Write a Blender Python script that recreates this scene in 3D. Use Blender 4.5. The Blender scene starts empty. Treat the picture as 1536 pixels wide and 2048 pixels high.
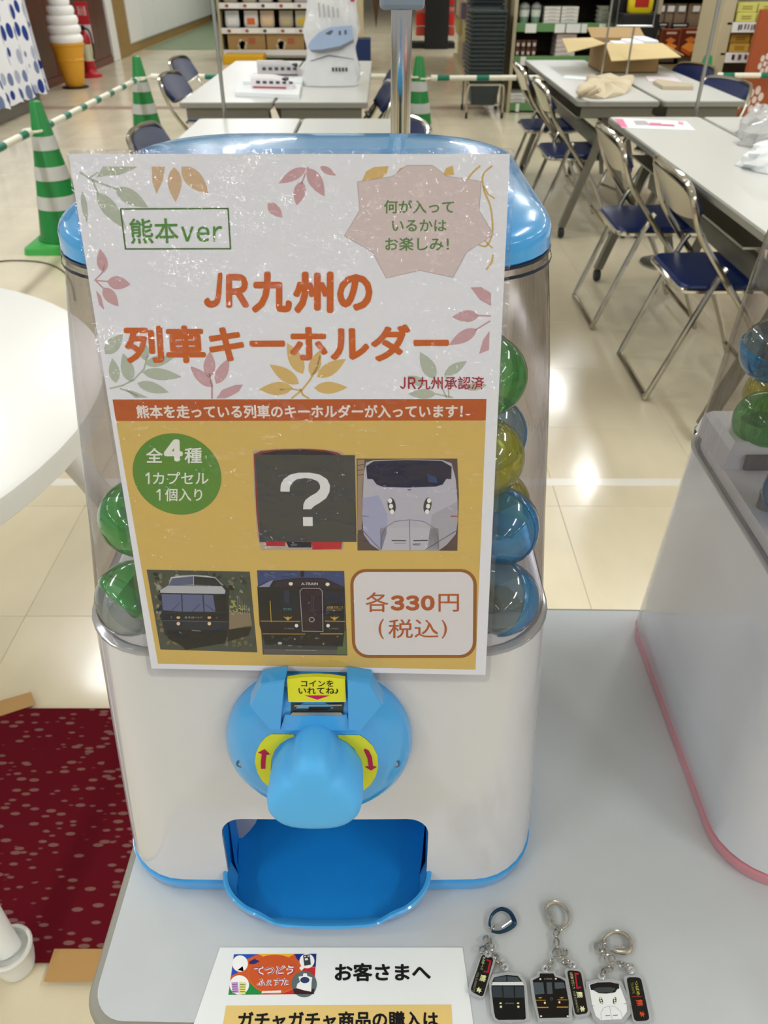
import bpy, bmesh, math, random
from mathutils import Vector, Matrix
import numpy as np
random.seed(7)
PI = math.pi
D = bpy.data
C = bpy.context.scene.collection
sc = bpy.context.scene

# ------------------------------------------------------------------ camera
CAM_H = 1.30
PITCH = math.radians(35.9)
FPX = 1550.0
cd = D.cameras.new('camera'); cam = D.objects.new('camera', cd); C.objects.link(cam)
cd.sensor_fit = 'VERTICAL'; cd.sensor_height = 24.0; cd.lens = FPX/2048*24.0
cd.clip_start = 0.02; cd.clip_end = 80
cd.dof.use_dof = True; cd.dof.focus_distance = 0.50; cd.dof.aperture_fstop = 12.0
cam.location = (0, 0, CAM_H); cam.rotation_euler = (PI/2-PITCH, 0, 0)
sc.camera = cam

# ------------------------------------------------------------------ world, lamps, exposure
w = D.worlds.new('world'); sc.world = w; w.use_nodes = True
w.node_tree.nodes['Background'].inputs[0].default_value = (0.80, 0.83, 0.88, 1)
w.node_tree.nodes['Background'].inputs[1].default_value = 0.55
sc.view_settings.view_transform = 'Standard'
sc.view_settings.look = 'None'
sc.view_settings.gamma = 1
sc.view_settings.use_curve_mapping = False
sc.view_settings.exposure = -0.17
sc.cycles.use_denoising = True
sc.cycles.max_bounces = 10
sc.cycles.transparent_max_bounces = 16
sc.cycles.caustics_reflective = False
sc.cycles.caustics_refractive = False
sc.cycles.sample_clamp_indirect = 6
CEIL = 2.9
for ix, lx in enumerate((-6.0, -2.0, 2.0, 6.0)):
    for iy in range(16):
        ly = -18.0+iy*2.4
        ld = D.lights.new('ceiling_tube', 'AREA'); ld.shape = 'RECTANGLE'; ld.size = 0.22; ld.size_y = 1.2
        ld.energy = 34; ld.color = (0.95, 0.975, 1.0)
        lo = D.objects.new('ceiling_tube', ld); C.objects.link(lo); lo.location = (lx, ly, CEIL-0.02)

# ------------------------------------------------------------------ picture geometry: a pixel of the photograph as a ray from the camera
cP, sP = math.cos(PITCH), math.sin(PITCH)
def ray(px, py):
    a = (px-768)/FPX; b = (py-1024)/FPX
    return Vector((a, cP-b*sP, -sP-b*cP))
CAM0 = Vector((0, 0, CAM_H))
def at_z(px, py, z):
    r = ray(px, py); return CAM0 + r*((z-CAM_H)/r.z)
def at_y(px, py, y):
    r = ray(px, py); return CAM0 + r*(y/r.y)
def at_x(px, py, x):
    r = ray(px, py); return CAM0 + r*(x/r.x)
class Plane:
    def __init__(s, p, n): s.p = Vector(p); s.n = Vector(n).normalized()
    def at(s, px, py, lift=0.0):
        r = ray(px, py); q = s.p+s.n*lift
        return CAM0 + r*((q-CAM0).dot(s.n)/r.dot(s.n))

# ------------------------------------------------------------------ colour and materials
def lin(c):
    if isinstance(c, str):
        c = [int(c[i:i+2], 16)/255 for i in (0, 2, 4)]
    return tuple((x/12.92 if x <= .04045 else ((x+.055)/1.055)**2.4) for x in c)
M = {}
def mat(name, col, rough=.5, metal=0, coat=0, bump=0, bscale=50, spec=.5, alpha=1, trans=0, var=0, vscale=8, coatr=.05, sheen=0, ior=1.45, objvar=0):
    m = D.materials.new(name); m.use_nodes = True; nt = m.node_tree; b = nt.nodes['Principled BSDF']
    l = lin(col)
    b.inputs['Base Color'].default_value = (*l, 1)
    b.inputs['Roughness'].default_value = rough; b.inputs['Metallic'].default_value = metal
    b.inputs['Coat Weight'].default_value = coat; b.inputs['Coat Roughness'].default_value = coatr
    b.inputs['Specular IOR Level'].default_value = spec; b.inputs['Alpha'].default_value = alpha
    b.inputs['Transmission Weight'].default_value = trans; b.inputs['IOR'].default_value = ior
    if sheen: b.inputs['Sheen Weight'].default_value = sheen
    tc = None
    if bump or var:
        tc = nt.nodes.new('ShaderNodeTexCoord')
    if bump:
        n = nt.nodes.new('ShaderNodeTexNoise'); n.inputs['Scale'].default_value = bscale; n.inputs['Detail'].default_value = 3
        nt.links.new(tc.outputs['Object'], n.inputs['Vector'])
        bp = nt.nodes.new('ShaderNodeBump'); bp.inputs['Strength'].default_value = bump; bp.inputs['Distance'].default_value = .002
        nt.links.new(n.outputs['Fac'], bp.inputs['Height']); nt.links.new(bp.outputs['Normal'], b.inputs['Normal'])
    if var:
        n = nt.nodes.new('ShaderNodeTexNoise'); n.inputs['Scale'].default_value = vscale; n.inputs['Detail'].default_value = 5
        nt.links.new(tc.outputs['Object'], n.inputs['Vector'])
        r = nt.nodes.new('ShaderNodeValToRGB')
        r.color_ramp.elements[0].position = .3; r.color_ramp.elements[1].position = .7
        r.color_ramp.elements[0].color = (*[x*(1-var) for x in l], 1); r.color_ramp.elements[1].color = (*[min(1, x*(1+var)) for x in l], 1)
        nt.links.new(n.outputs['Fac'], r.inputs['Fac']); nt.links.new(r.outputs['Color'], b.inputs['Base Color'])
    M[name] = m
    return m
def clear_mat(name, tint, edge_tint, rough=.02, refl=1.0, bump=0, bscale=60, body=0, bodycol='ffffff', ior=1.45, stretch=None, bdist=.002):
    """clear thin plastic: tinted see-through layer, more tint at grazing angles, mirror-like surface reflection by Fresnel"""
    m = D.materials.new(name); m.use_nodes = True; nt = m.node_tree; N = nt.nodes; L = nt.links
    for n in list(N): N.remove(n)
    out = N.new('ShaderNodeOutputMaterial')
    tr = N.new('ShaderNodeBsdfTransparent'); gl = N.new('ShaderNodeBsdfGlossy'); gl.inputs['Roughness'].default_value = rough
    lw = N.new('ShaderNodeLayerWeight'); lw.inputs['Blend'].default_value = .35
    mx = N.new('ShaderNodeMix'); mx.data_type = 'RGBA'
    mx.inputs[6].default_value = (*lin(tint), 1); mx.inputs[7].default_value = (*lin(edge_tint), 1)
    L.new(lw.outputs['Facing'], mx.inputs[0]); L.new(mx.outputs[2], tr.inputs['Color'])
    fr = N.new('ShaderNodeFresnel'); fr.inputs['IOR'].default_value = ior
    geo = N.new('ShaderNodeNewGeometry')
    # same reflectance for both sides of a thin sheet
    iorm = N.new('ShaderNodeMix'); iorm.data_type = 'FLOAT'; iorm.inputs[2].default_value = ior; iorm.inputs[3].default_value = 1/ior
    L.new(geo.outputs['Backfacing'], iorm.inputs[0]); L.new(iorm.outputs[0], fr.inputs['IOR'])
    mul = N.new('ShaderNodeMath'); mul.operation = 'MULTIPLY'; mul.inputs[1].default_value = refl; mul.use_clamp = True
    L.new(fr.outputs[0], mul.inputs[0])
    if bump:
        tc = N.new('ShaderNodeTexCoord'); n = N.new('ShaderNodeTexNoise'); n.inputs['Scale'].default_value = bscale; n.inputs['Detail'].default_value = 4
        src = tc.outputs['Object']
        if stretch:
            mp = N.new('ShaderNodeMapping'); mp.inputs['Scale'].default_value = stretch; L.new(src, mp.inputs[0]); src = mp.outputs[0]
        L.new(src, n.inputs['Vector'])
        bp = N.new('ShaderNodeBump'); bp.inputs['Strength'].default_value = bump; bp.inputs['Distance'].default_value = bdist
        L.new(n.outputs['Fac'], bp.inputs['Height']); L.new(bp.outputs['Normal'], gl.inputs['Normal'])
    base = tr.outputs[0]
    if body:
        df = N.new('ShaderNodeBsdfPrincipled'); df.inputs['Base Color'].default_value = (*lin(bodycol), 1); df.inputs['Roughness'].default_value = .25
        ms = N.new('ShaderNodeMixShader'); ms.inputs[0].default_value = body
        L.new(tr.outputs[0], ms.inputs[1]); L.new(df.outputs[0], ms.inputs[2]); base = ms.outputs[0]
    m2 = N.new('ShaderNodeMixShader'); L.new(mul.outputs[0], m2.inputs[0]); L.new(base, m2.inputs[1]); L.new(gl.outputs[0], m2.inputs[2])
    L.new(m2.outputs[0], out.inputs[0])
    M[name] = m
    return m
_pm = {}
def ink(col):
    """printed colour on paper"""
    if col not in _pm: _pm[col] = mat('ink_'+col, col, rough=.45, spec=.3)
    return _pm[col]

# ------------------------------------------------------------------ mesh builder
class MB:
    def __init__(s): s.v = []; s.f = []; s.m = []; s.mats = []; s.sm = []
    def mi(s, m):
        if m not in s.mats: s.mats.append(m)
        return s.mats.index(m)
    def add(s, vs, fs, m=None, smooth=False):
        o = len(s.v); s.v += [tuple(v) for v in vs]
        i = s.mi(m) if m is not None else 0
        for f in fs: s.f.append(tuple(o+k for k in f)); s.m.append(i); s.sm.append(smooth)
        return s
    def box(s, x0, y0, z0, x1, y1, z1, m=None, bev=0, T=None):
        if bev:
            b = min(bev, abs(x1-x0)*.45, abs(y1-y0)*.45, abs(z1-z0)*.45)
            bm = bmesh.new(); bmesh.ops.create_cube(bm, size=1)
            for v in bm.verts: v.co = Vector(((x0+x1)/2+v.co.x*(x1-x0), (y0+y1)/2+v.co.y*(y1-y0), (z0+z1)/2+v.co.z*(z1-z0)))
            bmesh.ops.bevel(bm, geom=bm.edges[:], offset=b, segments=2, affect='EDGES', profile=.5)
            bm.verts.index_update()
            vs = [v.co.copy() for v in bm.verts]; fs = [[v.index for v in f.verts] for f in bm.faces]; bm.free()
        else:
            vs = [Vector(p) for p in ((x0, y0, z0), (x1, y0, z0), (x1, y1, z0), (x0, y1, z0), (x0, y0, z1), (x1, y0, z1), (x1, y1, z1), (x0, y1, z1))]
            fs = [(0, 3, 2, 1), (4, 5, 6, 7), (0, 1, 5, 4), (1, 2, 6, 5), (2, 3, 7, 6), (3, 0, 4, 7)]
        if T is not None: vs = [T @ v for v in vs]
        return s.add(vs, fs, m)
    def loft(s, loops, m=None, cap0=True, cap1=True, smooth=True, closed=True):
        n = len(loops[0]); vs = [p for l in loops for p in l]; fs = []
        for i in range(len(loops)-1):
            for j in range(n if closed else n-1):
                k = (j+1) % n
                fs.append((i*n+j, i*n+k, (i+1)*n+k, (i+1)*n+j))
        s.add(vs, fs, m, smooth)
        o = len(s.v)-len(vs)
        i = s.mi(m) if m is not None else 0
        if cap0: s.f.append(tuple(o+k for k in range(n))[::-1]); s.m.append(i); s.sm.append(False)
        if cap1: s.f.append(tuple(o+(len(loops)-1)*n+k for k in range(n))); s.m.append(i); s.sm.append(False)
        return s
    def tube(s, pts, r, m=None, n=8, closed=False, caps=True):
        pts = [Vector(p) for p in pts]; N = len(pts)
        rs = r if isinstance(r, (list, tuple)) else [r]*N
        loops = []; up = None
        for i, p in enumerate(pts):
            if closed: t = pts[(i+1) % N]-pts[i-1]
            else: t = pts[min(i+1, N-1)]-pts[max(i-1, 0)]
            t.normalize()
            if up is None:
                up = Vector((0, 0, 1)) if abs(t.z) < .9 else Vector((1, 0, 0))
            a = up-t*up.dot(t)
            if a.length < 1e-5: a = t.orthogonal()
            a.normalize(); up = a; b = t.cross(a)
            loops.append([p+(a*math.cos(2*PI*k/n)+b*math.sin(2*PI*k/n))*rs[i] for k in range(n)])
        if closed: loops.append(loops[0]); return s.loft(loops, m, False, False)
        return s.loft(loops, m, caps, caps)
    def lathe(s, prof, m=None, n=24, c=(0, 0, 0), ax=None, cap0=True, cap1=True, sx=1, sy=1):
        """prof: list of (radius, height); ax: (u, v, w) frame, default z up"""
        c = Vector(c); u, v, w_ = ax if ax else (Vector((1, 0, 0)), Vector((0, 1, 0)), Vector((0, 0, 1)))
        loops = [[c+u*(r*math.cos(2*PI*k/n)*sx)+v*(r*math.sin(2*PI*k/n)*sy)+w_*h for k in range(n)] for r, h in prof]
        return s.loft(loops, m, cap0, cap1)
    def prism(s, poly, vec, m=None, smooth=False):
        """poly: 3D points in a plane, extruded by vec"""
        poly = [Vector(p) for p in poly]; vec = Vector(vec)
        return s.loft([poly, [p+vec for p in poly]], m, True, True, smooth)
    def flat(s, poly, m=None):
        return s.add(poly, [tuple(range(len(poly)))], m)
def rawmesh(mb, name, recalc=True):
    me = D.meshes.new(name); me.from_pydata(mb.v, [], mb.f)
    for m in mb.mats: me.materials.append(m)
    me.polygons.foreach_set('material_index', mb.m)
    me.polygons.foreach_set('use_smooth', mb.sm)
    if recalc:
        bm = bmesh.new(); bm.from_mesh(me)
        bmesh.ops.recalc_face_normals(bm, faces=bm.faces[:]); 
        big = [f for f in bm.faces if len(f.verts) > 4]
        if big: bmesh.ops.triangulate(bm, faces=big)
        bm.to_mesh(me); bm.free()
    if any(mb.sm): me.set_sharp_from_angle(angle=math.radians(38))
    me.update()
    return me
WM = {}
def wm(o): return WM.get(o.name, Matrix())
def tag(o, label=None, cat=None, group=None, kind=None):
    if label: o['label'] = label
    if cat: o['category'] = cat
    if group: o['group'] = group
    if kind: o['kind'] = kind
    return o
def thing(name, label, cat, loc=(0, 0, 0), rz=0, group=None):
    o = D.objects.new(name, None); C.objects.link(o); o.empty_display_size = .05
    o.location = loc; o.rotation_euler = (0, 0, rz)
    WM[o.name] = Matrix.Translation(loc) @ Matrix.Rotation(rz, 4, 'Z')
    return tag(o, label, cat, group)
def part(name, mb, m=None, parent=None, local=False, label=None, recalc=True):
    """mb in world coordinates (or the parent's own, local=True)"""
    if m is not None and not mb.mats: mb.mats = [m]
    me = rawmesh(mb, name, recalc)
    o = D.objects.new(name, me); C.objects.link(o)
    if parent is not None:
        o.parent = parent; WM[o.name] = wm(parent).copy()
        if not local: me.transform(wm(parent).inverted())
    if label: o['label'] = label
    return o
def single(name, mb, m, label, cat, group=None, kind=None, origin=None):
    """a thing that is one mesh"""
    o = part(name, mb, m)
    if origin is None:
        vs = np.array(mb.v); origin = Vector(((vs[:, 0].min()+vs[:, 0].max())/2, (vs[:, 1].min()+vs[:, 1].max())/2, vs[:, 2].min()))
    o.data.transform(Matrix.Translation(-Vector(origin))); o.location = origin
    WM[o.name] = Matrix.Translation(origin)
    return tag(o, label, cat, group, kind)
def dup(root, loc, rz=0, label=None, group=None):
    r = root.copy(); C.objects.link(r); r.location = loc; r.rotation_euler = (0, 0, rz)
    WM[r.name] = Matrix.Translation(loc) @ Matrix.Rotation(rz, 4, 'Z')
    if label: r['label'] = label
    if group: r['group'] = group
    for ch in list(root.children):
        c = ch.copy(); C.objects.link(c); c.parent = r
        for g in list(ch.children):
            d = g.copy(); C.objects.link(d); d.parent = c
    return r
def arc(c, r, a0, a1, n, z=0):
    return [(c[0]+r*math.cos(a0+(a1-a0)*i/n), c[1]+r*math.sin(a0+(a1-a0)*i/n)) for i in range(n+1)]
def rrect(x0, y0, x1, y1, r, n=5):
    p = []
    for cx, cy, a in ((x1-r, y1-r, 0), (x0+r, y1-r, PI/2), (x0+r, y0+r, PI), (x1-r, y0+r, 1.5*PI)):
        p += arc((cx, cy), r, a, a+PI/2, n)
    return p
def smoothpts(P, k=6, closed=False):
    P = [Vector(p) for p in P]; out = []; n = len(P)
    rng = range(n) if closed else range(n-1)
    for i in rng:
        p0 = P[i-1] if (closed or i > 0) else P[0]; p1 = P[i]; p2 = P[(i+1) % n]; p3 = P[(i+2) % n] if (closed or i+2 < n) else P[-1]
        for j in range(k):
            t = j/k
            out.append(.5*((2*p1)+(p2-p0)*t+(2*p0-5*p1+4*p2-p3)*t*t+(3*p1-p0-3*p2+p3)*t**3))
    if not closed: out.append(P[-1])
    return out

# ------------------------------------------------------------------ lettering: outline text turned into flat meshes
_tc = {}
def glyphs(s, bold=0, shear=0):
    k = (s, bold, shear)
    if k in _tc: return _tc[k]
    cu = D.curves.new('lettering', 'FONT'); cu.body = s; cu.shear = shear; cu.resolution_u = 3; cu.fill_mode = 'FRONT'
    o = D.objects.new('lettering', cu); C.objects.link(o)
    dg = bpy.context.evaluated_depsgraph_get(); dg.update()
    me = D.meshes.new_from_object(o.evaluated_get(dg))
    vs = np.array([v.co[:2] for v in me.vertices]); fs = [tuple(p.vertices) for p in me.polygons]
    D.objects.remove(o); D.curves.remove(cu); D.meshes.remove(me)
    if bold:      # heavier strokes: the same outline repeated a little to every side
        n0 = len(vs); allv = []; allf = []
        for i in range(9):
            d = (0, 0) if i == 8 else (bold*math.cos(PI/4*i), bold*math.sin(PI/4*i))
            allv.append(vs+np.array(d)); allf += [tuple(q+n0*i for q in f) for f in fs]
        vs = np.concatenate(allv); fs = allf
    mn = vs.min(0); mxx = vs.max(0); vs = (vs-mn)/(mxx-mn)
    _tc[k] = (vs, fs); return _tc[k]
def text(mb, s, box, m, surf, lift=0, bold=0, shear=0):
    """box = (x0,y0,x1,y1) or four corners TL,TR,BR,BL; surf(px,py,lift)->point"""
    vs, fs = glyphs(s, bold, shear)
    if len(box) == 4 and not isinstance(box[0], (tuple, list)):
        x0, y0, x1, y1 = box; box = ((x0, y0), (x1, y0), (x1, y1), (x0, y1))
    tl, tr, br, bl = [Vector(p) for p in box]
    out = []; per = len(vs)//9 if bold else len(vs)
    for i_, (u, v) in enumerate(vs):
        p = (tl*(1-u)+tr*u)*v+(bl*(1-u)+br*u)*(1-v)
        out.append(surf(p.x, p.y, lift+(i_//per)*.000007))
    mb.add(out, fs, m)
def shape(mb, pts, m, surf, lift=0):
    mb.flat([surf(x, y, lift) for x, y in pts], m)
def leaf(b, t, wd, skew=.45, n=7):
    """outline of a pointed leaf from base b to tip t"""
    b = Vector(b); t = Vector(t); a = t-b; nrm = Vector((-a.y, a.x)).normalized()
    up = []; dn = []
    for i in range(n+1):
        s = i/n; wv = wd*.5*(math.sin(PI*s**(.8)))**.9
        up.append(b+a*s+nrm*wv); dn.append(b+a*s-nrm*wv)
    return [tuple(p) for p in up+dn[-2:0:-1]]
def stroke(pts, wd):
    """thin line as a polygon strip: list of quads"""
    q = []
    P = [Vector(p) for p in pts]
    for i in range(len(P)-1):
        a, b = P[i], P[i+1]; d = (b-a)
        if d.length < 1e-6: continue
        n = Vector((-d.y, d.x)).normalized()*wd/2; e = d.normalized()*wd*.2
        q.append([tuple(a-n-e), tuple(b-n+e), tuple(b+n+e), tuple(a+n-e)])
    return q
def ell(cx, cy, rx, ry, n=28, rot=0):
    return [(cx+rx*math.cos(2*PI*i/n)*math.cos(rot)-ry*math.sin(2*PI*i/n)*math.sin(rot), cy+rx*math.cos(2*PI*i/n)*math.sin(rot)+ry*math.sin(2*PI*i/n)*math.cos(rot)) for i in range(n)]
# ------------------------------------------------------------------ materials
mat('floor_tile', 'dacfb4', rough=.24, spec=.5, var=.09, vscale=4, coat=.3, coatr=.11)
nt = M['floor_tile'].node_tree
# each tile a slightly different tone (object random), soft marbling
b_ = nt.nodes['Principled BSDF']; src = b_.inputs['Base Color'].links[0].from_socket
oi = nt.nodes.new('ShaderNodeObjectInfo'); hs = nt.nodes.new('ShaderNodeHueSaturation'); mr = nt.nodes.new('ShaderNodeMapRange')
mr.inputs[3].default_value = .95; mr.inputs[4].default_value = 1.04
nt.links.new(oi.outputs['Random'], mr.inputs[0]); nt.links.new(mr.outputs[0], hs.inputs['Value'])
nt.links.new(src, hs.inputs['Color']); nt.links.new(hs.outputs[0], b_.inputs['Base Color'])
for n in list(nt.nodes):   # marbling continues from tile to tile
    if n.type == 'TEX_NOISE':
        g = nt.nodes.new('ShaderNodeNewGeometry')
        mp = nt.nodes.new('ShaderNodeMapping'); mp.inputs['Scale'].default_value = (1.0, .5, 1)
        nt.links.new(g.outputs['Position'], mp.inputs[0]); nt.links.new(mp.outputs[0], n.inputs['Vector'])

mat('subfloor', 'c2b692', rough=.4)
mat('stripe_white', 'e6e2d8', rough=.25, coat=.2)
mat('ceiling_white', 'e9e9e6', rough=.8)
mat('wood_wall', '522c20', rough=.35, var=.10, vscale=3, coat=.2)
mat('wood_wall_red', '5e2a1c', rough=.35, var=.08, vscale=3, coat=.2)
mat('tan_wood', '8d7140', rough=.5, var=.1)
mat('white_panel', 'dcdcd8', rough=.4)
mat('grey_wall', '9a958c', rough=.8)
mat('blue', '3f9de0', rough=.22, coat=.6, spec=.5)
mat('blue_matte', '52aeee', rough=.45, spec=.4)
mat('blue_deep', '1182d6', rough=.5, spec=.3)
mat('pink', 'c98590', rough=.3, coat=.3)
mat('machine_white', 'c7c8ce', rough=.16, coat=.5, spec=.5)
mat('inner_white', 'd6d8de', rough=.35)
mat('seam', '20243a', rough=.35, spec=.3)
mat('lip_clear', 'a3a4aa', rough=.12, metal=.25)
mat('chrome', 'cfccc4', rough=.09, metal=1)
mat('chrome_soft', 'b9b5aa', rough=.13, metal=1)
mat('steel', 'a9a9a6', rough=.3, metal=1)
mat('nickel', 'c6c2b8', rough=.2, metal=1)
mat('black', '0d0d10', rough=.4)
mat('black_gloss', '0b0b0e', rough=.15, coat=.5)
mat('rubber', '2b2b2c', rough=.7)
mat('table_top', 'bec3c8', rough=.33, spec=.4, var=.015, vscale=30)
mat('table_top_far', 'c9cac6', rough=.3, spec=.45)
mat('table_edge', '86857c', rough=.45)
mat('table_frame', '6f6c60', rough=.4, spec=.4)
mat('navy', '17254f', rough=.38, spec=.4, bump=.15, bscale=300)
mat('seat_blue', '0f2a66', rough=.32, spec=.5)
mat('plastic_white', 'e3e4e1', rough=.3, spec=.5)
mat('paper', 'eef0f7', rough=.5, spec=.3)
mat('paper_white', 'e6eaec', rough=.6, spec=.2)
mat('yellow_sticker', 'd3d32a', rough=.4)
mat('cone_green', '0f7a33', rough=.4)
mat('cone_green_light', '3fa34a', rough=.35)
mat('reflect_band', 'b9bab6', rough=.5)
mat('bar_white', 'e4e1cf', rough=.4)
mat('bar_green', '0b6f57', rough=.4)
mat('card', 'a5875a', rough=.8)
mat('card_light', 'cbb583', rough=.8)
mat('cream_metal', 'b5a98c', rough=.5)
mat('shelf_green', '5f8c56', rough=.5)
mat('shelf_dark', '3e3222', rough=.7)
mat('price_white', 'e2e2e0', rough=.5)
mat('tote', 'cdbfa3', rough=.95, bump=.3, bscale=200)
mat('kraft', '86715a', rough=.8)
mat('gold', 'b08a4c', rough=.25, metal=.6)
mat('orange_panel', '9d4a22', rough=.5)
mat('basket', '2c3638', rough=.45)
mat('tape', 'b8905a', rough=.45)
mat('ice_white', 'eeeeec', rough=.35)
mat('ice_cone', 'd79a2a', rough=.45)
mat('red', 'b01824', rough=.35)
mat('slide_green', '3e9a2e', rough=.4)
clear_mat('dome_clear', 'f6f4f4', 'b9b3b5', rough=.03, refl=.8, bump=.25, bscale=14, stretch=(6, 6, 1.2), bdist=.0015)
clear_mat('film', 'fbfbfd', 'f2f2f5', rough=.05, refl=.75, bump=1.0, bscale=34, bdist=.0075)
clear_mat('bag_film', 'f4f4f4', 'd0d0d0', rough=.15, refl=1.2, bump=1, bscale=40, body=.5, bodycol='e6e6e6')
clear_mat('acrylic', 'f3f5f7', 'c9ced4', rough=.08, refl=1.2, body=.45, bodycol='dfe3e8')
clear_mat('capsule_clear', 'e9eeee', '8e9898', rough=.04, refl=1.3, body=.10, bodycol='c9d2d2')
for nm, a, b2, c_ in (('green', 'bff0bf', '5cb572', '5cc06c'), ('blue', 'b4def8', '4a98d2', '4aa6e2'), ('yellow', 'eeea9a', 'b8b440', 'c9c648'), ('red', 'e8a69a', 'b04a40', 'd07060')):
    clear_mat('capsule_'+nm, a, b2, rough=.05, refl=1.3, body=.22, bodycol=c_)
# carpet: dark red with short grey-brown dashes
m = mat('carpet', '5c1220', rough=.95, spec=.1); nt = m.node_tree; b_ = nt.nodes['Principled BSDF']
tc = nt.nodes.new('ShaderNodeTexCoord'); mp = nt.nodes.new('ShaderNodeMapping'); mp.inputs['Scale'].default_value = (36, 95, 1)
vo = nt.nodes.new('ShaderNodeTexVoronoi'); vo.inputs['Scale'].default_value = 1; vo.inputs['Randomness'].default_value = .75
nt.links.new(tc.outputs['Object'], mp.inputs[0]); nt.links.new(mp.outputs[0], vo.inputs['Vector'])
cr = nt.nodes.new('ShaderNodeValToRGB'); cr.color_ramp.elements[0].position = .30; cr.color_ramp.elements[1].position = .38
cr.color_ramp.elements[0].color = (1, 1, 1, 1); cr.color_ramp.elements[1].color = (0, 0, 0, 1)
nt.links.new(vo.outputs['Distance'], cr.inputs[0])
sx = nt.nodes.new('ShaderNodeSeparateColor'); nt.links.new(vo.outputs['Color'], sx.inputs[0])
gt = nt.nodes.new('ShaderNodeMath'); gt.operation = 'GREATER_THAN'; gt.inputs[1].default_value = .12; nt.links.new(sx.outputs[0], gt.inputs[0])
ml = nt.nodes.new('ShaderNodeMath'); ml.operation = 'MULTIPLY'; nt.links.new(cr.outputs[0], ml.inputs[0]); nt.links.new(gt.outputs[0], ml.inputs[1])
mx = nt.nodes.new('ShaderNodeMix'); mx.data_type = 'RGBA'; mx.inputs[6].default_value = (*lin('5e0f1c'), 1); mx.inputs[7].default_value = (*lin('7d5853'), 1)
nt.links.new(ml.outputs[0], mx.inputs[0]); nt.links.new(mx.outputs[2], b_.inputs['Base Color'])
# white cloth with blue ovals
m = mat('oval_cloth', 'dcdde2', rough=.9, spec=.1); nt = m.node_tree; b_ = nt.nodes['Principled BSDF']
tc = nt.nodes.new('ShaderNodeTexCoord'); mp = nt.nodes.new('ShaderNodeMapping'); mp.inputs['Scale'].default_value = (.01, 12, 6.2)
vo = nt.nodes.new('ShaderNodeTexVoronoi'); vo.inputs['Scale'].default_value = 1; vo.inputs['Randomness'].default_value = .45
nt.links.new(tc.outputs['Object'], mp.inputs[0]); nt.links.new(mp.outputs[0], vo.inputs['Vector'])
lt = nt.nodes.new('ShaderNodeMath'); lt.operation = 'LESS_THAN'; lt.inputs[1].default_value = .40; nt.links.new(vo.outputs['Distance'], lt.inputs[0])
sx = nt.nodes.new('ShaderNodeSeparateColor'); nt.links.new(vo.outputs['Color'], sx.inputs[0])
cr = nt.nodes.new('ShaderNodeValToRGB'); cr.color_ramp.interpolation = 'CONSTANT'
e = cr.color_ramp.elements; e[0].color = (*lin('2b3f86'), 1); e[1].position = .4; e[1].color = (*lin('6e7b9e'), 1); e2 = e.new(.7); e2.color = (*lin('a4a9bd'), 1)
nt.links.new(sx.outputs[1], cr.inputs[0])
mx = nt.nodes.new('ShaderNodeMix'); mx.data_type = 'RGBA'; mx.inputs[6].default_value = (*lin('dfe0e4'), 1)
nt.links.new(lt.outputs[0], mx.inputs[0]); nt.links.new(cr.outputs[0], mx.inputs[7]); nt.links.new(mx.outputs[2], b_.inputs['Base Color'])

# ------------------------------------------------------------------ the setting
fl = part('floor', MB().box(-14, -8, -.08, 14, 30, -.004), M['subfloor']); fl['kind'] = 'structure'
TS = .4572; tiles = []
for i in range(-22, 23):
    for j in range(-1, 60):
        x0 = .964+TS*i; y0 = 1.368-TS*3+TS*j
        vis = False; near = 0
        for sx_ in (0, .5, 1):
            for sy_ in (0, .5, 1):
                X, Y = x0+sx_*TS, y0+sy_*TS
                d = Y*cP+CAM_H*sP
                if d > .2:
                    px = 768+FPX*X/d; py = 1024+FPX*(-Y*sP+CAM_H*cP)/d
                    if -40 < px < 1576 and -40 < py < 2088: vis = True
        if vis: tiles.append((math.hypot(x0+TS/2, y0+TS/2), x0, y0))
        elif y0 < 14 and abs(x0) < 9 : tiles.append((1000+y0, x0, y0))
tiles.sort()
tm = MB().box(0, 0, -.004, TS-.0008, TS-.0008, 0, M['floor_tile'], bev=.0006); tme = rawmesh(tm, 'tile')
far = MB(); far.mi(M['floor_tile'])
for k, (dd, x0, y0) in enumerate(tiles):
    if k < 300 and dd < 1000:
        o = D.objects.new('tile', tme); C.objects.link(o); o.parent = fl; o.location = (x0, y0, 0)
    else:
        far.box(x0, y0, -.004, x0+TS-.0008, y0+TS-.0008, 0, M['floor_tile'])
o = part('tile_field', far, None, fl, recalc=False); o['kind'] = 'stuff'
cl = part('ceiling', MB().box(-14, -22, CEIL, 14, 30, CEIL+.05), M['ceiling_white']); cl['kind'] = 'structure'
wb = part('wall_back', MB().box(-14, 26, 0, 14, 26.1, CEIL), M['grey_wall']); wb['kind'] = 'structure'
WX = -3.9
wl = part('wall_left', MB().box(WX-.3, 5, 0, WX-.02, 12.85, CEIL), M['wood_wall']); wl['kind'] = 'structure'
for k in range(8):
    y0 = 9.25+k*.45
    part('panel', MB().box(WX-.02, y0+.004, .09, WX, y0+.446, CEIL-.01, bev=.004), M['wood_wall'], wl)
part('baseboard', MB().box(WX-.02, 9.2, 0, WX+.01, 12.85, .09, bev=.004), M['wood_wall_red'], wl)
part('column', MB().box(WX-.02, 8.9, 0, WX+.13, 9.28, CEIL-.01, bev=.01), M['wood_wall_red'], wl)
tr = part('trim_1', MB().box(WX-.2, 12.9, 0, WX+.02, 13.2, CEIL, bev=.01), M['white_panel']); tr['kind'] = 'structure'
tr = part('trim_2', MB().box(WX-.2, 13.25, 0, WX, 13.9, CEIL, bev=.01), M['tan_wood']); tr['kind'] = 'structure'
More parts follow.
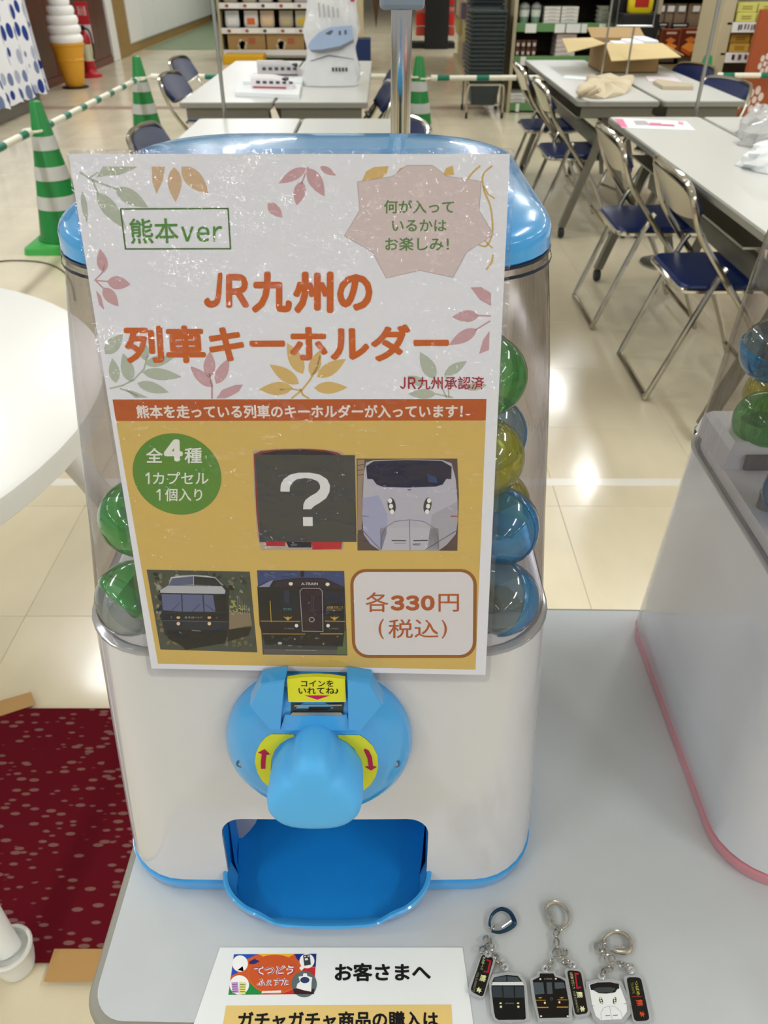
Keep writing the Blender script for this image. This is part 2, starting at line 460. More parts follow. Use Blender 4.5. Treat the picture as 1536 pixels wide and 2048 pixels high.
# floor stripe, carpet, tape
s_ = part('stripe_line', MB().box(-6, 1.93, 0, 6, 1.968, .0008), M['stripe_white'], fl)
s_ = part('stripe_line', MB().box(-6, 8.75, 0, 6, 8.95, .0008), ink('a08878'), fl)
single('carpet', MB().box(-1.5, .575, .001, .35, 1.082, .007, bev=.002), M['carpet'], 'dark red carpet mat with grey dashes, taped to the floor', 'carpet')
single('packing_tape', MB().box(-.527, .545, .0075, .1, .594, .0082), M['tape'], 'brown packing tape strip on the front edge of the red carpet', 'tape')
P = [at_z(x, y, .0075) for x, y in ((-90, 1428), (62, 1384), (72, 1409), (-90, 1462))]
single('packing_tape', MB().prism([p for p in P], (0, 0, .0008)), M['tape'], 'short slanted brown tape strip at the far corner of the red carpet', 'tape')

# ------------------------------------------------------------------ folding training table
def training_table(x0, x1, y0, y1, label, group, near=False, loc=None):
    """long side along y; grey laminate top with edge band, two end frames on castors, stretcher"""
    t = thing('folding_table', label, 'table', ((x0+x1)/2, (y0+y1)/2, 0), 0, group)
    out = rrect(x0, y0, x1, y1, .022)
    inn = rrect(x0+.006, y0+.006, x1-.006, y1-.006, .018)
    part('tabletop', MB().loft([[(x, y, .6995) for x, y in inn], [(x, y, .7) for x, y in inn]], M['table_top_far'], smooth=False), None, t)
    part('edge_band', MB().loft([[(x, y, .674) for x, y in inn], [(x, y, .677) for x, y in out], [(x, y, .696) for x, y in out], [(x, y, .6993) for x, y in inn]], M['table_edge'], smooth=False), None, t)
    xm = (x0+x1)/2
    part('apron', MB().box(x0+.03, y0+.02, .625, x1-.03, y0+.035, .674), M['table_frame'], t)
    part('apron', MB().box(x0+.03, y1-.035, .625, x1-.03, y1-.02, .674), M['table_frame'], t)
    part('stretcher', MB().box(xm-.014, y0+.14, .43, xm+.014, y1-.14, .505, bev=.004), M['table_frame'], t)
    part('under_shelf', MB().box(x0+.06, y0+.25, .585, x1-.1, y1-.25, .592), M['steel'], t)
    for yy, s in ((y0+.13, 1), (y1-.13, -1)):
        lg = MB()
        # post leans: top at table centre, foot beam across x with two castors
        lg.box(xm-.06, yy-.03, .640, xm+.06, yy+.03, .672)
        for xe, sg in ((x0+.03, 1), (x1-.03, -1)):
            lg.loft([[(x_-.017, yy-.02, z_), (x_+.017, yy-.02, z_), (x_+.017, yy+.02, z_), (x_-.017, yy+.02, z_)] for x_, z_ in ((xe, .062), (xe+sg*.03, .16), (xm-sg*.06, .42), (xm-sg*.025, .56), (xm, .668))], smooth=False)
        lg.tube([(xm, yy, .34), (xm, yy+s*.22, .60)], .012, n=6)
        leg = part('leg_frame', lg, M['table_frame'], t)
        for xx in (x0+.03, x1-.03):
            part('castor', MB().lathe([(.004, -.014), (.026, -.013), (.03, 0), (.026, .013), (.004, .014)], n=14, c=(xx, yy, .031), ax=(Vector((0, 1, 0)), Vector((0, 0, 1)), Vector((1, 0, 0)))).box(xx-.006, yy-.006, .03, xx+.006, yy+.006, .08), M['rubber'], leg)
    return t
G = 'grey folding tables set out in pairs'
training_table(-1.005, -.545, 4.24, 6.02, 'grey folding table with paper stacks and toy train cutouts, beside two navy chair backs', G)
training_table(-.538, -.08, 4.24, 6.02, 'grey folding table carrying the tall printed plastic bag', G)
training_table(-.82, -.365, 2.02, 3.80, 'empty grey folding table whose far corner shows behind the left part of the blue lid', G)
training_table(-.358, .05, 2.02, 3.80, 'empty grey folding table directly behind the chrome pole', G)
training_table(.955, 1.365, 4.28, 6.07, 'grey folding table with the cream tote bag and the open cardboard box', G)
training_table(1.382, 1.79, 4.28, 6.07, 'grey folding table with the thin books, beside two navy chair pads', G)
training_table(1.0, 1.41, 2.06, 3.84, 'grey folding table with the pink and white flyer', G)
training_table(1.42, 1.84, 2.06, 3.84, 'grey folding table with the crumpled clear plastic bag', G)

# near table: long side along x
t = thing('folding_table', 'long grey table in front carrying the capsule machines, the notice and the key rings', 'table', (.7, .43, 0))
X0, X1, Y0, Y1 = -.212, 1.75, .2215, .647
# outline with the larger round corner seen at the front left
out = rrect(X0, Y0, X1, Y1, .03, 8); inn = rrect(X0+.007, Y0+.007, X1-.007, Y1-.007, .024, 8)
def turn(P, a=-.017):      # the table stands very slightly askew
    return [(X0+(x-X0)*math.cos(a)-(y-Y0)*math.sin(a), Y0+(x-X0)*math.sin(a)+(y-Y0)*math.cos(a)) for x, y in P]
Y1 += .0075; out = turn(rrect(X0, Y0, X1, Y1, .03, 8)); inn = turn(rrect(X0+.007, Y0+.007, X1-.007, Y1-.007, .024, 8))
part('tabletop', MB().loft([[(x, y, .6985) for x, y in inn], [(x, y, .7) for x, y in inn]], M['table_top'], smooth=False), None, t)
part('edge_band', MB().loft([[(x, y, .668) for x, y in inn], [(x, y, .672) for x, y in out], [(x, y, .694) for x, y in out], [(x, y, .6975) for x, y in turn(rrect(X0+.002, Y0+.002, X1-.002, Y1-.002, .028, 8))], [(x, y, .6992) for x, y in inn]], M['table_edge']), None, t)
part('apron', MB().box(X0+.06, Y0+.03, .61, X1-.06, Y0+.045, .668), M['table_frame'], t)
part('apron', MB().box(X0+.06, Y1-.045, .61, X1-.06, Y1-.03, .668), M['table_frame'], t)
for xx in (X0+.2, X1-.2):
    lg = part('leg_frame', MB().tube([(xx, .434, .668), (xx, .434, .10)], .018).tube([(xx, Y0+.02, .075), (xx, .434, .11), (xx, Y1-.02, .075)], .018), M['table_frame'], t)
    for yy in (Y0+.03, Y1-.03):
        part('castor', MB().lathe([(.004, -.014), (.026, -.013), (.03, 0), (.026, .013), (.004, .014)], n=14, c=(xx, yy, .031), ax=(Vector((0, 1, 0)), Vector((0, 0, 1)), Vector((1, 0, 0)))).box(xx-.006, yy-.006, .03, xx+.006, yy+.006, .08), M['rubber'], lg)

# ------------------------------------------------------------------ capsule machine
FY = [(.700, .3215), (.707, .3190), (.760, .3238), (.935, .3455), (1.0, .3635), (1.1655, .3965), (1.2, .405)]
def front_y(z):
    for (a, ya), (b, yb) in zip(FY, FY[1:]):
        if z <= b: return ya+(yb-ya)*(z-a)/(b-a)
    return FY[-1][1]
def body_w(z):
    K_ = [(.707, .327), (.935, .309), (1.05, .297), (1.12, .288), (1.1655, .2765)]
    for (a, wa), (b, wb_) in zip(K_, K_[1:]):
        if z <= b: return wa+(wb_-wa)*(z-a)/(b-a)
    return K_[-1][1]
def ring(xc, z, wd, yf, yb, r, n=8, bow=.004):
    hw = wd/2; pts = []
    for cx, cy, a in ((xc+hw-r, yb-r, 0), (xc-hw+r, yb-r, PI/2), (xc-hw+r, yf+r, PI), (xc+hw-r, yf+r, 1.5*PI)):
        for k in range(n+1):
            t_ = a+PI/2*k/n; pts.append((cx+r*math.cos(t_), cy+r*math.sin(t_)))
        if a == PI:
            for k in range(1, 8): pts.append((xc-hw+r+(wd-2*r)*k/8, yf))
    o_ = []
    for x, y in pts:
        if y < (yf+yb)/2:
            u = (x-xc)/hw; y += bow*u*u*0.6
        o_.append(Vector((x, y, z)))
    return o_
YB = .640
def face_plane(z):
    y = front_y(z); s = (front_y(.93)-front_y(.77))/(.16)
    return Plane((0, y, z), (0, -1, s))

def capsule_machine(xc, trim_mat, label, full=True):
    t = thing('capsule_machine', label, 'capsule machine', (xc, .48, .70))
    # body shell with the delivery opening cut through it
    zs = [.7125, .715, .76, .82, .88, .925, .935]
    loops = []
    for z in zs:
        ins = .0015 if z == .7125 else 0
        loops.append(ring(xc, z, body_w(z)-2*ins, front_y(z)+ins, YB-ins, .05))
    body = MB().loft(loops, M['machine_white'])
    ob = part('body', body, None, t)
    # coloured base rim
    rim = part('base_rim', MB().loft([ring(xc, .7, .318, .3235, YB-.004, .048), ring(xc, .7012, .3245, .3195, YB-.001, .05), ring(xc, .7125, .3275, .3177, YB+.0005, .0505), ring(xc, .7127, .326, .3185, YB, .05)], trim_mat), None, t)
    if full:
        zc0, zc1 = .7055, .786
        pl = rrect(xc-.0765, zc0-.04, xc+.0765, zc1, .016, 6)
        cut = part('cut', MB().loft([[(x, .25, z) for x, z in pl], [(x, .50, z) for x, z in pl]], M['machine_white'], smooth=False), None, t)
        for o_ in (ob, rim):
            md = o_.modifiers.new('cut', 'BOOLEAN'); md.operation = 'DIFFERENCE'; md.object = cut; md.solver = 'EXACT'
        dg = bpy.context.evaluated_depsgraph_get(); dg.update()
        for o_ in (ob, rim):
            me = D.meshes.new_from_object(o_.evaluated_get(dg)); me.name = o_.name
            me.set_sharp_from_angle(angle=math.radians(30))
            o_.modifiers.clear(); o_.data = me
        D.objects.remove(cut)
    # clear lip and dark seam between body and dome
    part('seam_ring', MB().loft([ring(xc, .9352, .3096, .3453, YB+.001, .0505), ring(xc, .9365, .3115, .3446, YB+.002, .051), ring(xc, .9378, .3115, .3446, YB+.002, .051), ring(xc, .9385, .3085, .3456, YB, .05)], M['lip_clear']), None, t)
    # floor plate inside
    pz = .943
    part('capsule_floor', MB().loft([ring(xc, .9386, .298, .350, YB-.006, .047), ring(xc, pz-.001, .296, .3515, YB-.008, .045), ring(xc, pz+.002, .290, .3545, YB-.010, .043)], M['inner_white']), None, t)
    for sx_ in (-1, 1):
        part('drop_hole', MB().lathe([(.013, pz+.0021), (.0135, pz+.0029), (.0005, pz+.0024)], ink('8d8d91'), n=24, c=(xc+sx_*.113, .388, 0), sx=1.1), None, t)  # grey discs; the shade inside the holes is put into the colour
    # dome wall (single clear shell)
    zs = [.9386, .96, 1.0, 1.05, 1.1, 1.14, 1.1655]
    part('dome', MB().loft([ring(xc, z, body_w(z)-.002, front_y(z)+.003, YB-.001, .05) for z in zs], M['dome_clear'], False, False), None, t, recalc=True)
    # dark seal and lid
    part('lid_seal', MB().loft([ring(xc, 1.1647, .2765, .3955, YB+.002, .0515), ring(xc, 1.1665, .2768, .3953, YB+.0022, .0515)], M['seam']), None, t)
    part('dome_seal', MB().loft([ring(xc, 1.1596, .2790, front_y(1.1596)+.0007, YB+.001, .051), ring(xc, 1.1614, .2786, front_y(1.1614)+.0005, YB+.001, .051)], M['seam'], False, False), None, t)
    yf, yb = .3950, YB+.002; wd = .2755; ym = (yf+yb)/2; n_ = 2.8; H_ = .0325
    ls = [ring(xc, 1.1666, wd-.001, yf+.0005, yb, .052), ring(xc, 1.1675, wd, yf, yb, .052), ring(xc, 1.1725, wd-.0005, yf+.0003, yb, .052)]
    for k in range(1, 18):
        th = PI/2*k/17.5; s = math.cos(th)**(2/n_); h = math.sin(th)**(2/n_)
        ls.append(ring(xc, 1.1725+(H_-.006)*h, wd*s, ym-(ym-yf)*s, ym+(yb-ym)*s, min(.052+.05*(1-s), .125)*s if s > .3 else .052*s))
    part('lid', MB().loft(ls, trim_mat), None, t)
    # ---- coin and knob unit
    zc = .868; pl = face_plane(zc); Nv = pl.n; U = Vector((1, 0, 0)); V = Nv.cross(U); V = -V if V.z < 0 else V
    Cc = Vector((xc, front_y(zc)-.0035, zc))
    ax = (U, V, Nv)
    def F(u, v, w_): return Cc+U*u+V*v+Nv*w_
    dial = part('dial_plate', MB().lathe([(.0625, -.004), (.0627, .002), (.0605, .0075), (.0560, .0120), (.0500, .0152), (.0455, .0163), (.0005, .0163)], trim_mat if trim_mat != M['blue'] else M['blue'], n=56, c=Cc, ax=ax), None, t)
    if full:
        Tn = (V*.0075+Nv*.043).normalized()
        S = lambda px, py, l=0: Plane(F(0, .010, .0262), Tn).at(px, py, l)
        # faceted raised block that holds the coin slot: two cheeks, a sill and a back
        def cheek(pts):
            top = [S(x, y) for x, y in pts]
            cen = sum(top, Vector())/len(top)
            low = [cen+(p-cen)*1.10-Nv*.012 for p in top]
            mid = [cen+(p-cen)*1.02-Nv*.0012 for p in top]
            return MB().loft([low, mid, [cen+(p-cen)*.985 for p in top]], M['blue'], smooth=False)
        part('slot_cheek', cheek([(500, 1413), (541, 1460), (560, 1460), (569, 1363), (522, 1370)]), None, t)
        part('slot_cheek', cheek([(763, 1411), (722, 1461), (697, 1461), (695, 1363), (740, 1370)]), None, t)
        sill = [S(x, y, -.0025) for x, y in ((560, 1461), (700, 1461), (694, 1430), (570, 1430))]
        part('slot_sill', MB().loft([[p-Nv*.02 for p in sill], sill], M['blue'], smooth=False), None, t)
        sb = [S(x, y, -.0085) for x, y in ((562, 1440), (698, 1440), (698, 1360), (566, 1360))]
        part('slot_back', MB().loft([[p-Nv*.012 for p in sb], sb], M['blue'], smooth=False), None, t)
        L = lambda px, py, l=0: Plane(F(0, .010, .0240), Tn).at(px, py, l)
        q = [L(x, y) for x, y in ((577, 1404), (692, 1404), (690, 1359), (664, 1355), (632, 1353.5), (600, 1355), (574, 1359))]
        lab = part('coin_label', MB().loft([[p-Nv*.003 for p in q], q], M['yellow_sticker'], smooth=False), None, t)
        pr = MB()
        text(pr, 'コインを', (602, 1361, 667, 1373.5), ink('131313'), L, .0002, bold=.012)
        text(pr, 'いれてね♪', (597, 1375, 677, 1388), ink('131313'), L, .0002, bold=.012)
        shape(pr, [(609, 1391), (660, 1391), (634.5, 1399.5)], ink('b3125e'), L, .0002)
        part('lettering', pr, None, lab)
        # metal coin slot
        K = lambda px, py, l=0: Plane(F(0, .010, .0222), Tn).at(px, py, l)
        sl = part('coin_slot', MB().loft([[K(x, y, -.006) for x, y in ((581, 1433), (686, 1433), (688, 1405), (582, 1405))], [K(x, y) for x, y in ((581, 1433), (686, 1433), (688, 1405), (582, 1405))]], ink('3a4041'), smooth=False), None, t)
        mb = MB()
        mb.loft([[K(x, y, .0003) for x, y in ((580, 1431), (686, 1431), (682, 1424), (585, 1424))], [K(x, y, .0022) for x, y in ((580, 1431), (686, 1431), (682, 1425), (585, 1425))]], M['steel'], smooth=False)
        mb.loft([[K(x, y, .0003) for x, y in ((587, 1413), (684, 1412), (684, 1409), (590, 1410))], [K(x, y, .0015) for x, y in ((587, 1413), (684, 1412), (684, 1409), (590, 1410))]], M['steel'], smooth=False)
        part('slot_rim', mb, None, sl)
        part('slot_mouth', MB().flat([K(x, y, .0005) for x, y in ((616, 1421), (656, 1420), (664, 1414), (618, 1414))], M['black']), None, sl)
        # yellow direction stickers either side of the knob
        Q = lambda px, py, l=0: Plane(F(0, 0, .0163), Nv).at(px, py, l)
        def cr5(pts): return [(400+x/3.2, 1320+y/3.2) for x, y in pts]
        st = MB(); shape(st, cr5([(455, 475), (600, 476), (604, 490), (560, 506), (515, 535), (480, 575), (458, 630), (452, 700), (452, 760), (440, 812), (400, 775), (368, 722), (350, 650), (360, 590), (385, 535), (420, 495)]), M['yellow_sticker'], Q, .0004)
        sa = part('arrow_sticker', st, None, t)
        pr = MB()
        shape(pr, cr5([(390, 697), (418, 697), (419, 650), (424, 608), (447, 605), (412, 571), (370, 594), (395, 602), (389, 650)]), ink('b0104e'), Q, .0007)
        part('arrow', pr, None, sa)
        st = MB(); shape(st, cr5([(878, 480), (1020, 480), (1060, 505), (1105, 550), (1135, 610), (1141, 680), (1125, 745), (1090, 800), (1046, 836), (1040, 770), (1036, 690), (1018, 620), (985, 565), (940, 525), (890, 500)]), M['yellow_sticker'], Q, .0004)
        sa = part('arrow_sticker', st, None, t)
        pr = MB()
        shape(pr, cr5([(1047, 575), (1060, 569), (1080, 580), (1100, 620), (1108, 680), (1133, 684), (1095, 708), (1054, 683), (1080, 681), (1072, 630), (1058, 598)]), ink('b0104e'), Q, .0007)
        part('arrow', pr, None, sa)
        for sx_ in (-1, 1):
            c_ = F(sx_*.0515, -.0075, .0128)
            sc_ = part('screw', MB().lathe([(.0019, 0), (.0019, .0012), (.0003, .0015)], M['steel'], n=12, c=c_, ax=ax), None, t)
            part('screw_well', MB().lathe([(.0030, -.001), (.0032, .0012), (.0022, .0010)], ink('2d6ea6'), n=18, c=c_, ax=ax, cap0=False, cap1=False), None, t)
    # the knob: three lobes, rounded front
    kn = MB(); ls = []
    for w_, sc_, sh in ((.0150, .97, 1), (.024, 1.0, 1), (.040, 1.0, 1), (.0455, .985, 1), (.0495, .95, 1), (.0523, .88, 1), (.0540, .75, 1), (.0552, .45, 1), (.0555, .05, 1)):
        lp = []
        for k in range(60):
            a = 2*PI*k/60; c3 = math.cos(3*(a-PI/2))
            dg_ = math.degrees((a-PI/2+PI) % (2*PI)-PI)
            r = .0288+.0036*c3-.0042*math.exp(-((abs(dg_)-36)/13)**2)+.0024*math.exp(-((abs(dg_)-180)/38)**2)
            # flutes between the lobes near the top lobe
            r *= sc_
            lp.append(F(r*math.cos(a), r*math.sin(a)+.001, w_))
        ls.append(lp)
    kn.loft(ls, M['blue_matte'] if trim_mat == M['blue'] else trim_mat)
    part('knob', kn, None, t)
    if full:
        # delivery tray: floor, back and bowed lip that dips in the middle
        zf = .7035
        def yl(u): return .2868+.040*(1-(max(0, 1-abs(u)**2.7))**(1/2.7))          # plan of the lip
        hw = .0805
        prof = []
        us = [math.sin(PI/2*(-1+k/26)) for k in range(53)]
        def rimz(u): 
            a = abs(u); return .7085+.0100/(1+math.exp(-(a-.56)*26))+.0075*max(0, a-.75)/.25
        outer = [Vector((xc+hw*u, yl(u), 0)) for u in us]; back = .331
        outer = [Vector((xc-hw, back, 0))]+outer+[Vector((xc+hw, back, 0))]
        usx = [-1]+us+[1]
        cen = Vector((xc, .33, 0))
        def off(i, d):
            a = outer[max(0, i-1)]; b = outer[min(len(outer)-1, i+1)]; tng = (b-a).normalized(); nn = Vector((-tng.y, tng.x, 0))
            return outer[i]+nn*d
        A = [off(i, .005) for i in range(len(outer))]
        low = [Vector((p.x, p.y, .7006)) for p in A]
        m1 = [Vector((p.x, p.y, rimz(u)-.001)) for p, u in zip(outer, usx)]
        m2 = [Vector((p.x, p.y, rimz(u)+.0003)) for p, u in zip([off(i, .0012) for i in range(len(outer))], usx)]
        m3 = [Vector((p.x, p.y, rimz(u))) for p, u in zip([off(i, .0035) for i in range(len(outer))], usx)]
        m4 = [Vector((p.x, p.y, zf+.001)) for p in [off(i, .0085) for i in range(len(outer))]]
        lip = MB().loft([low, m1, m2, m3, m4], M['blue'], False, False, closed=False)
        part('tray_lip', lip, None, t)
        fm = MB()
        inn_ = [(p.x, p.y) for p in m4]
        n1 = len(fm.v)
        fl_ = [Vector((x, y, zf)) for x, y in inn_]
        bk = [Vector((max(xc-.0764, min(xc+.0764, xc+(x-xc)*1.09)), .47, zf+.075)) for x, y in inn_]
        fm.loft([fl_, [Vector((max(xc-.0764, min(xc+.0764, xc+(x-xc)*1.09)), .36, zf+.001)) for x, y in inn_], [Vector((q.x, .395, zf+.003)) for q in bk], [Vector((q.x, .42, zf+.010)) for q in bk], [Vector((q.x, .44, zf+.022)) for q in bk], [Vector((q.x, .455, zf+.040)) for q in bk], [Vector((q.x, .465, zf+.060)) for q in bk], [Vector((q.x, .469, zf+.082)) for q in bk]], M['blue_deep'], False, False, closed=False)
        # side and roof lining
        for sx_ in (-1, 1):
            xw = xc+sx_*.0763
            fm.flat([(xw, .322, zf-.001), (xw, .47, zf-.001), (xw, .47, zf+.080), (xw, .329, zf+.070)], M['blue_deep'])
        fm.flat([(xc-.0763, .32, zf-.0004), (xc+.0763, .32, zf-.0004), (xc+.0763, .40, zf-.0004), (xc-.0763, .40, zf-.0004)], M['blue_deep'])
        for sx_ in (-1, 1):
            fm.flat([(xc+sx_*.0718, .330, zf-.0003), (xc+sx_*.0763, .348, zf-.0003), (xc+sx_*.0763, .348, zf+.070), (xc+sx_*.0730, .330, zf+.020)], M['blue_deep'])
        part('tray', fm, None, t)
        g_ = [at_y(x, y, .362) for x, y in ((446, 1640), (460, 1622), (519, 1622), (512, 1645), (499, 1662), (480, 1680), (463, 1690), (459, 1750), (446, 1740))]
        part('chute_guard', MB().prism(g_, (0, .0015, 0)), ink('9c9ca6'), t)
    return t
m1 = capsule_machine(-.0437, M['blue'], 'white capsule vending machine with blue lid, knob and tray, poster on its front')
m2 = capsule_machine(.432, M['pink'], 'white capsule vending machine with pink base rim, cut off by the picture edge', full=False)
# pink machine: raised inner block and metal pin seen through its dome
part('inner_block', MB().loft([[Vector(p) for p in ((.286, .552, .944), (.575, .552, .944), (.575, .622, .944), (.286, .622, .944))], [Vector(p) for p in ((.290, .556, .961), (.570, .556, .961), (.570, .620, .961), (.290, .620, .961))], [Vector(p) for p in ((.295, .562, .966), (.565, .562, .966), (.565, .616, .966), (.295, .616, .966))]], M['inner_white'], smooth=False), None, m2)
part('block_recess', MB().box(.303, .549, .9455, .40, .5535, .959, bev=.001), ink('6d6b70'), m2)  # dark slab painting the shade of the block's front cavity
part('metal_pin', MB().lathe([(.0065, .944), (.0065, .956), (.0072, .957), (.0072, .959), (.0058, .96), (.0058, .982), (.004, .984)], M['steel'], n=20, c=(.300, .497, 0)), None, m2)
part('drum_well', MB().lathe([(.075, .9452), (.074, .9462), (.001, .9455)], ink('77757a'), n=40, c=(.400, .455, 0)), None, m2)

# ------------------------------------------------------------------ capsules
def capsule(cen, col, tilt, yaw, label, r=.0248, clear=True, toy=False):
    t = thing('capsule', label, 'capsule', cen, 0, 'toy capsules inside the machines')
    R_ = Matrix.Rotation(yaw, 3, 'Z') @ Matrix.Rotation(tilt, 3, 'X')
    ax = (R_ @ Vector((1, 0, 0)), R_ @ Vector((0, 1, 0)), R_ @ Vector((0, 0, 1)))
    up = [(r*1.0, 0)]+[(r*math.cos(a), r*1.06*math.sin(a)) for a in [PI/2*k/9 for k in range(1, 9)]]+[(.0006, r*1.06)]
    dn = [(.0006, -r*.98)]+[(r*1.0*math.cos(a), -r*.98*math.sin(a)) for a in [PI/2*k/9 for k in range(8, 0, -1)]]+[(r*1.02, -.001), (r*1.03, .0015), (r*1.03, .004), (r*1.0, .005)]
    part('coloured_half', MB().lathe(dn, M['capsule_'+col], n=28, c=cen, ax=ax, cap0=False, cap1=False), None, t)
    part('clear_half', MB().lathe(up, M['capsule_clear'] if clear else M['capsule_'+col], n=28, c=cen, ax=ax, cap0=False, cap1=False), None, t)
    if toy:
        mb = MB(); mb.box(-.012, -.003, -.014, .012, .003, .010, bev=.002, T=Matrix.Translation(cen) @ R_.to_4x4())
        part('toy', mb, ink('5c6468'), t)
    return t
def cap_px(px, py, y, *a, **k):
    p = at_y(px, py, y); return capsule(p, *a, **k)
cap_px(1003, 1196, .377, 'blue', 1.1, -1.1, 'lowest blue capsule right of the poster foot, with a clear half', toy=True)
cap_px(1000, 1050, .390, 'blue', 1.35, -.5, 'blue capsule right of the poster, second from the bottom', clear=False, toy=True)
cap_px(988, 1010, .436, 'yellow', .4, .3, 'yellow capsule peeping over the second blue one', clear=False)
cap_px(962, 915, .392, 'yellow', 1.1, .9, 'yellow-green capsule right of the poster below the upper blue one', clear=False)
cap_px(976, 868, .440, 'blue', 1.0, -.3, 'blue capsule in the middle of the column right of the poster')
cap_px(968, 752, .418, 'green', 1.3, .7, 'green capsule highest in the column right of the poster', clear=False)
cap_px(283, 1035, .388, 'green', 1.2, -.9, 'green capsule left of the poster, upper one', clear=False, toy=True)
cap_px(270, 1194, .377, 'green', 2.2, -.85, 'clear and green capsule left of the poster, lower one', toy=True)
for k, (x, z, col) in enumerate(((-.09, .971, 'yellow'), (-.03, .971, 'green'), (.03, .971, 'blue'), (-.06, 1.024, 'red'), (.0, 1.024, 'blue'))):
    capsule(Vector((x, .402+.004*(k % 2), z)), col, .6+k, k*.9, '%s capsule behind the poster, %s of the middle heap' % (col, ('lower left', 'lower middle', 'lower right', 'upper left', 'upper right')[k]), clear=k % 2 == 0)
rows = 'bottom row right end|bottom row right of centre|bottom row left of centre|bottom row left end|middle row right|middle row centre|middle row left|top right|top left'.split('|')
for k, (x, y, z, col) in enumerate(((.045, .456, .971, 'green'), (-.010, .456, .971, 'blue'), (-.065, .456, .971, 'yellow'), (-.120, .456, .971, 'blue'), (.018, .456, 1.022, 'red'), (-.038, .456, 1.022, 'green'), (-.094, .456, 1.022, 'yellow'), (-.002, .450, 1.074, 'blue'), (-.058, .450, 1.074, 'green'))):
    capsule(Vector((x, y, z)), col, .9+k, k*1.3, '%s capsule of the rear heap in the blue-lidded machine, %s' % (col, rows[k]), clear=k % 3 == 0)
for k, (x, y, z, col) in enumerate(((.352, .580, .992, 'blue'), (.406, .580, .992, 'yellow'), (.345, .545, 1.036, 'green'), (.398, .560, 1.042, 'red'))):
    capsule(Vector((x, y, z)), col, .5+k, k*1.1, '%s capsule of the heap in the pink-rimmed machine, %s' % (col, 'lower inner|lower outer|upper inner|upper outer'.split('|')[k]), clear=k % 2 == 0)
cap_px(1546, 703, .560, 'blue', .15, .2, 'blue capsule with clear top in the pink-rimmed machine', toy=True)
cap_px(1526, 840, .578, 'green', 1.4, .4, 'green capsule in the pink-rimmed machine', clear=False, toy=True)
cap_px(1545, 790, .606, 'yellow', 1.0, .2, 'yellow capsule behind the green one in the pink-rimmed machine', clear=False)
cap_px(1596, 985, .480, 'blue', 1.2, .4, 'blue capsule beside the metal pin in the pink-rimmed machine', clear=False)
mat('clasp_blue', '2d4a63', rough=.25, metal=.9)
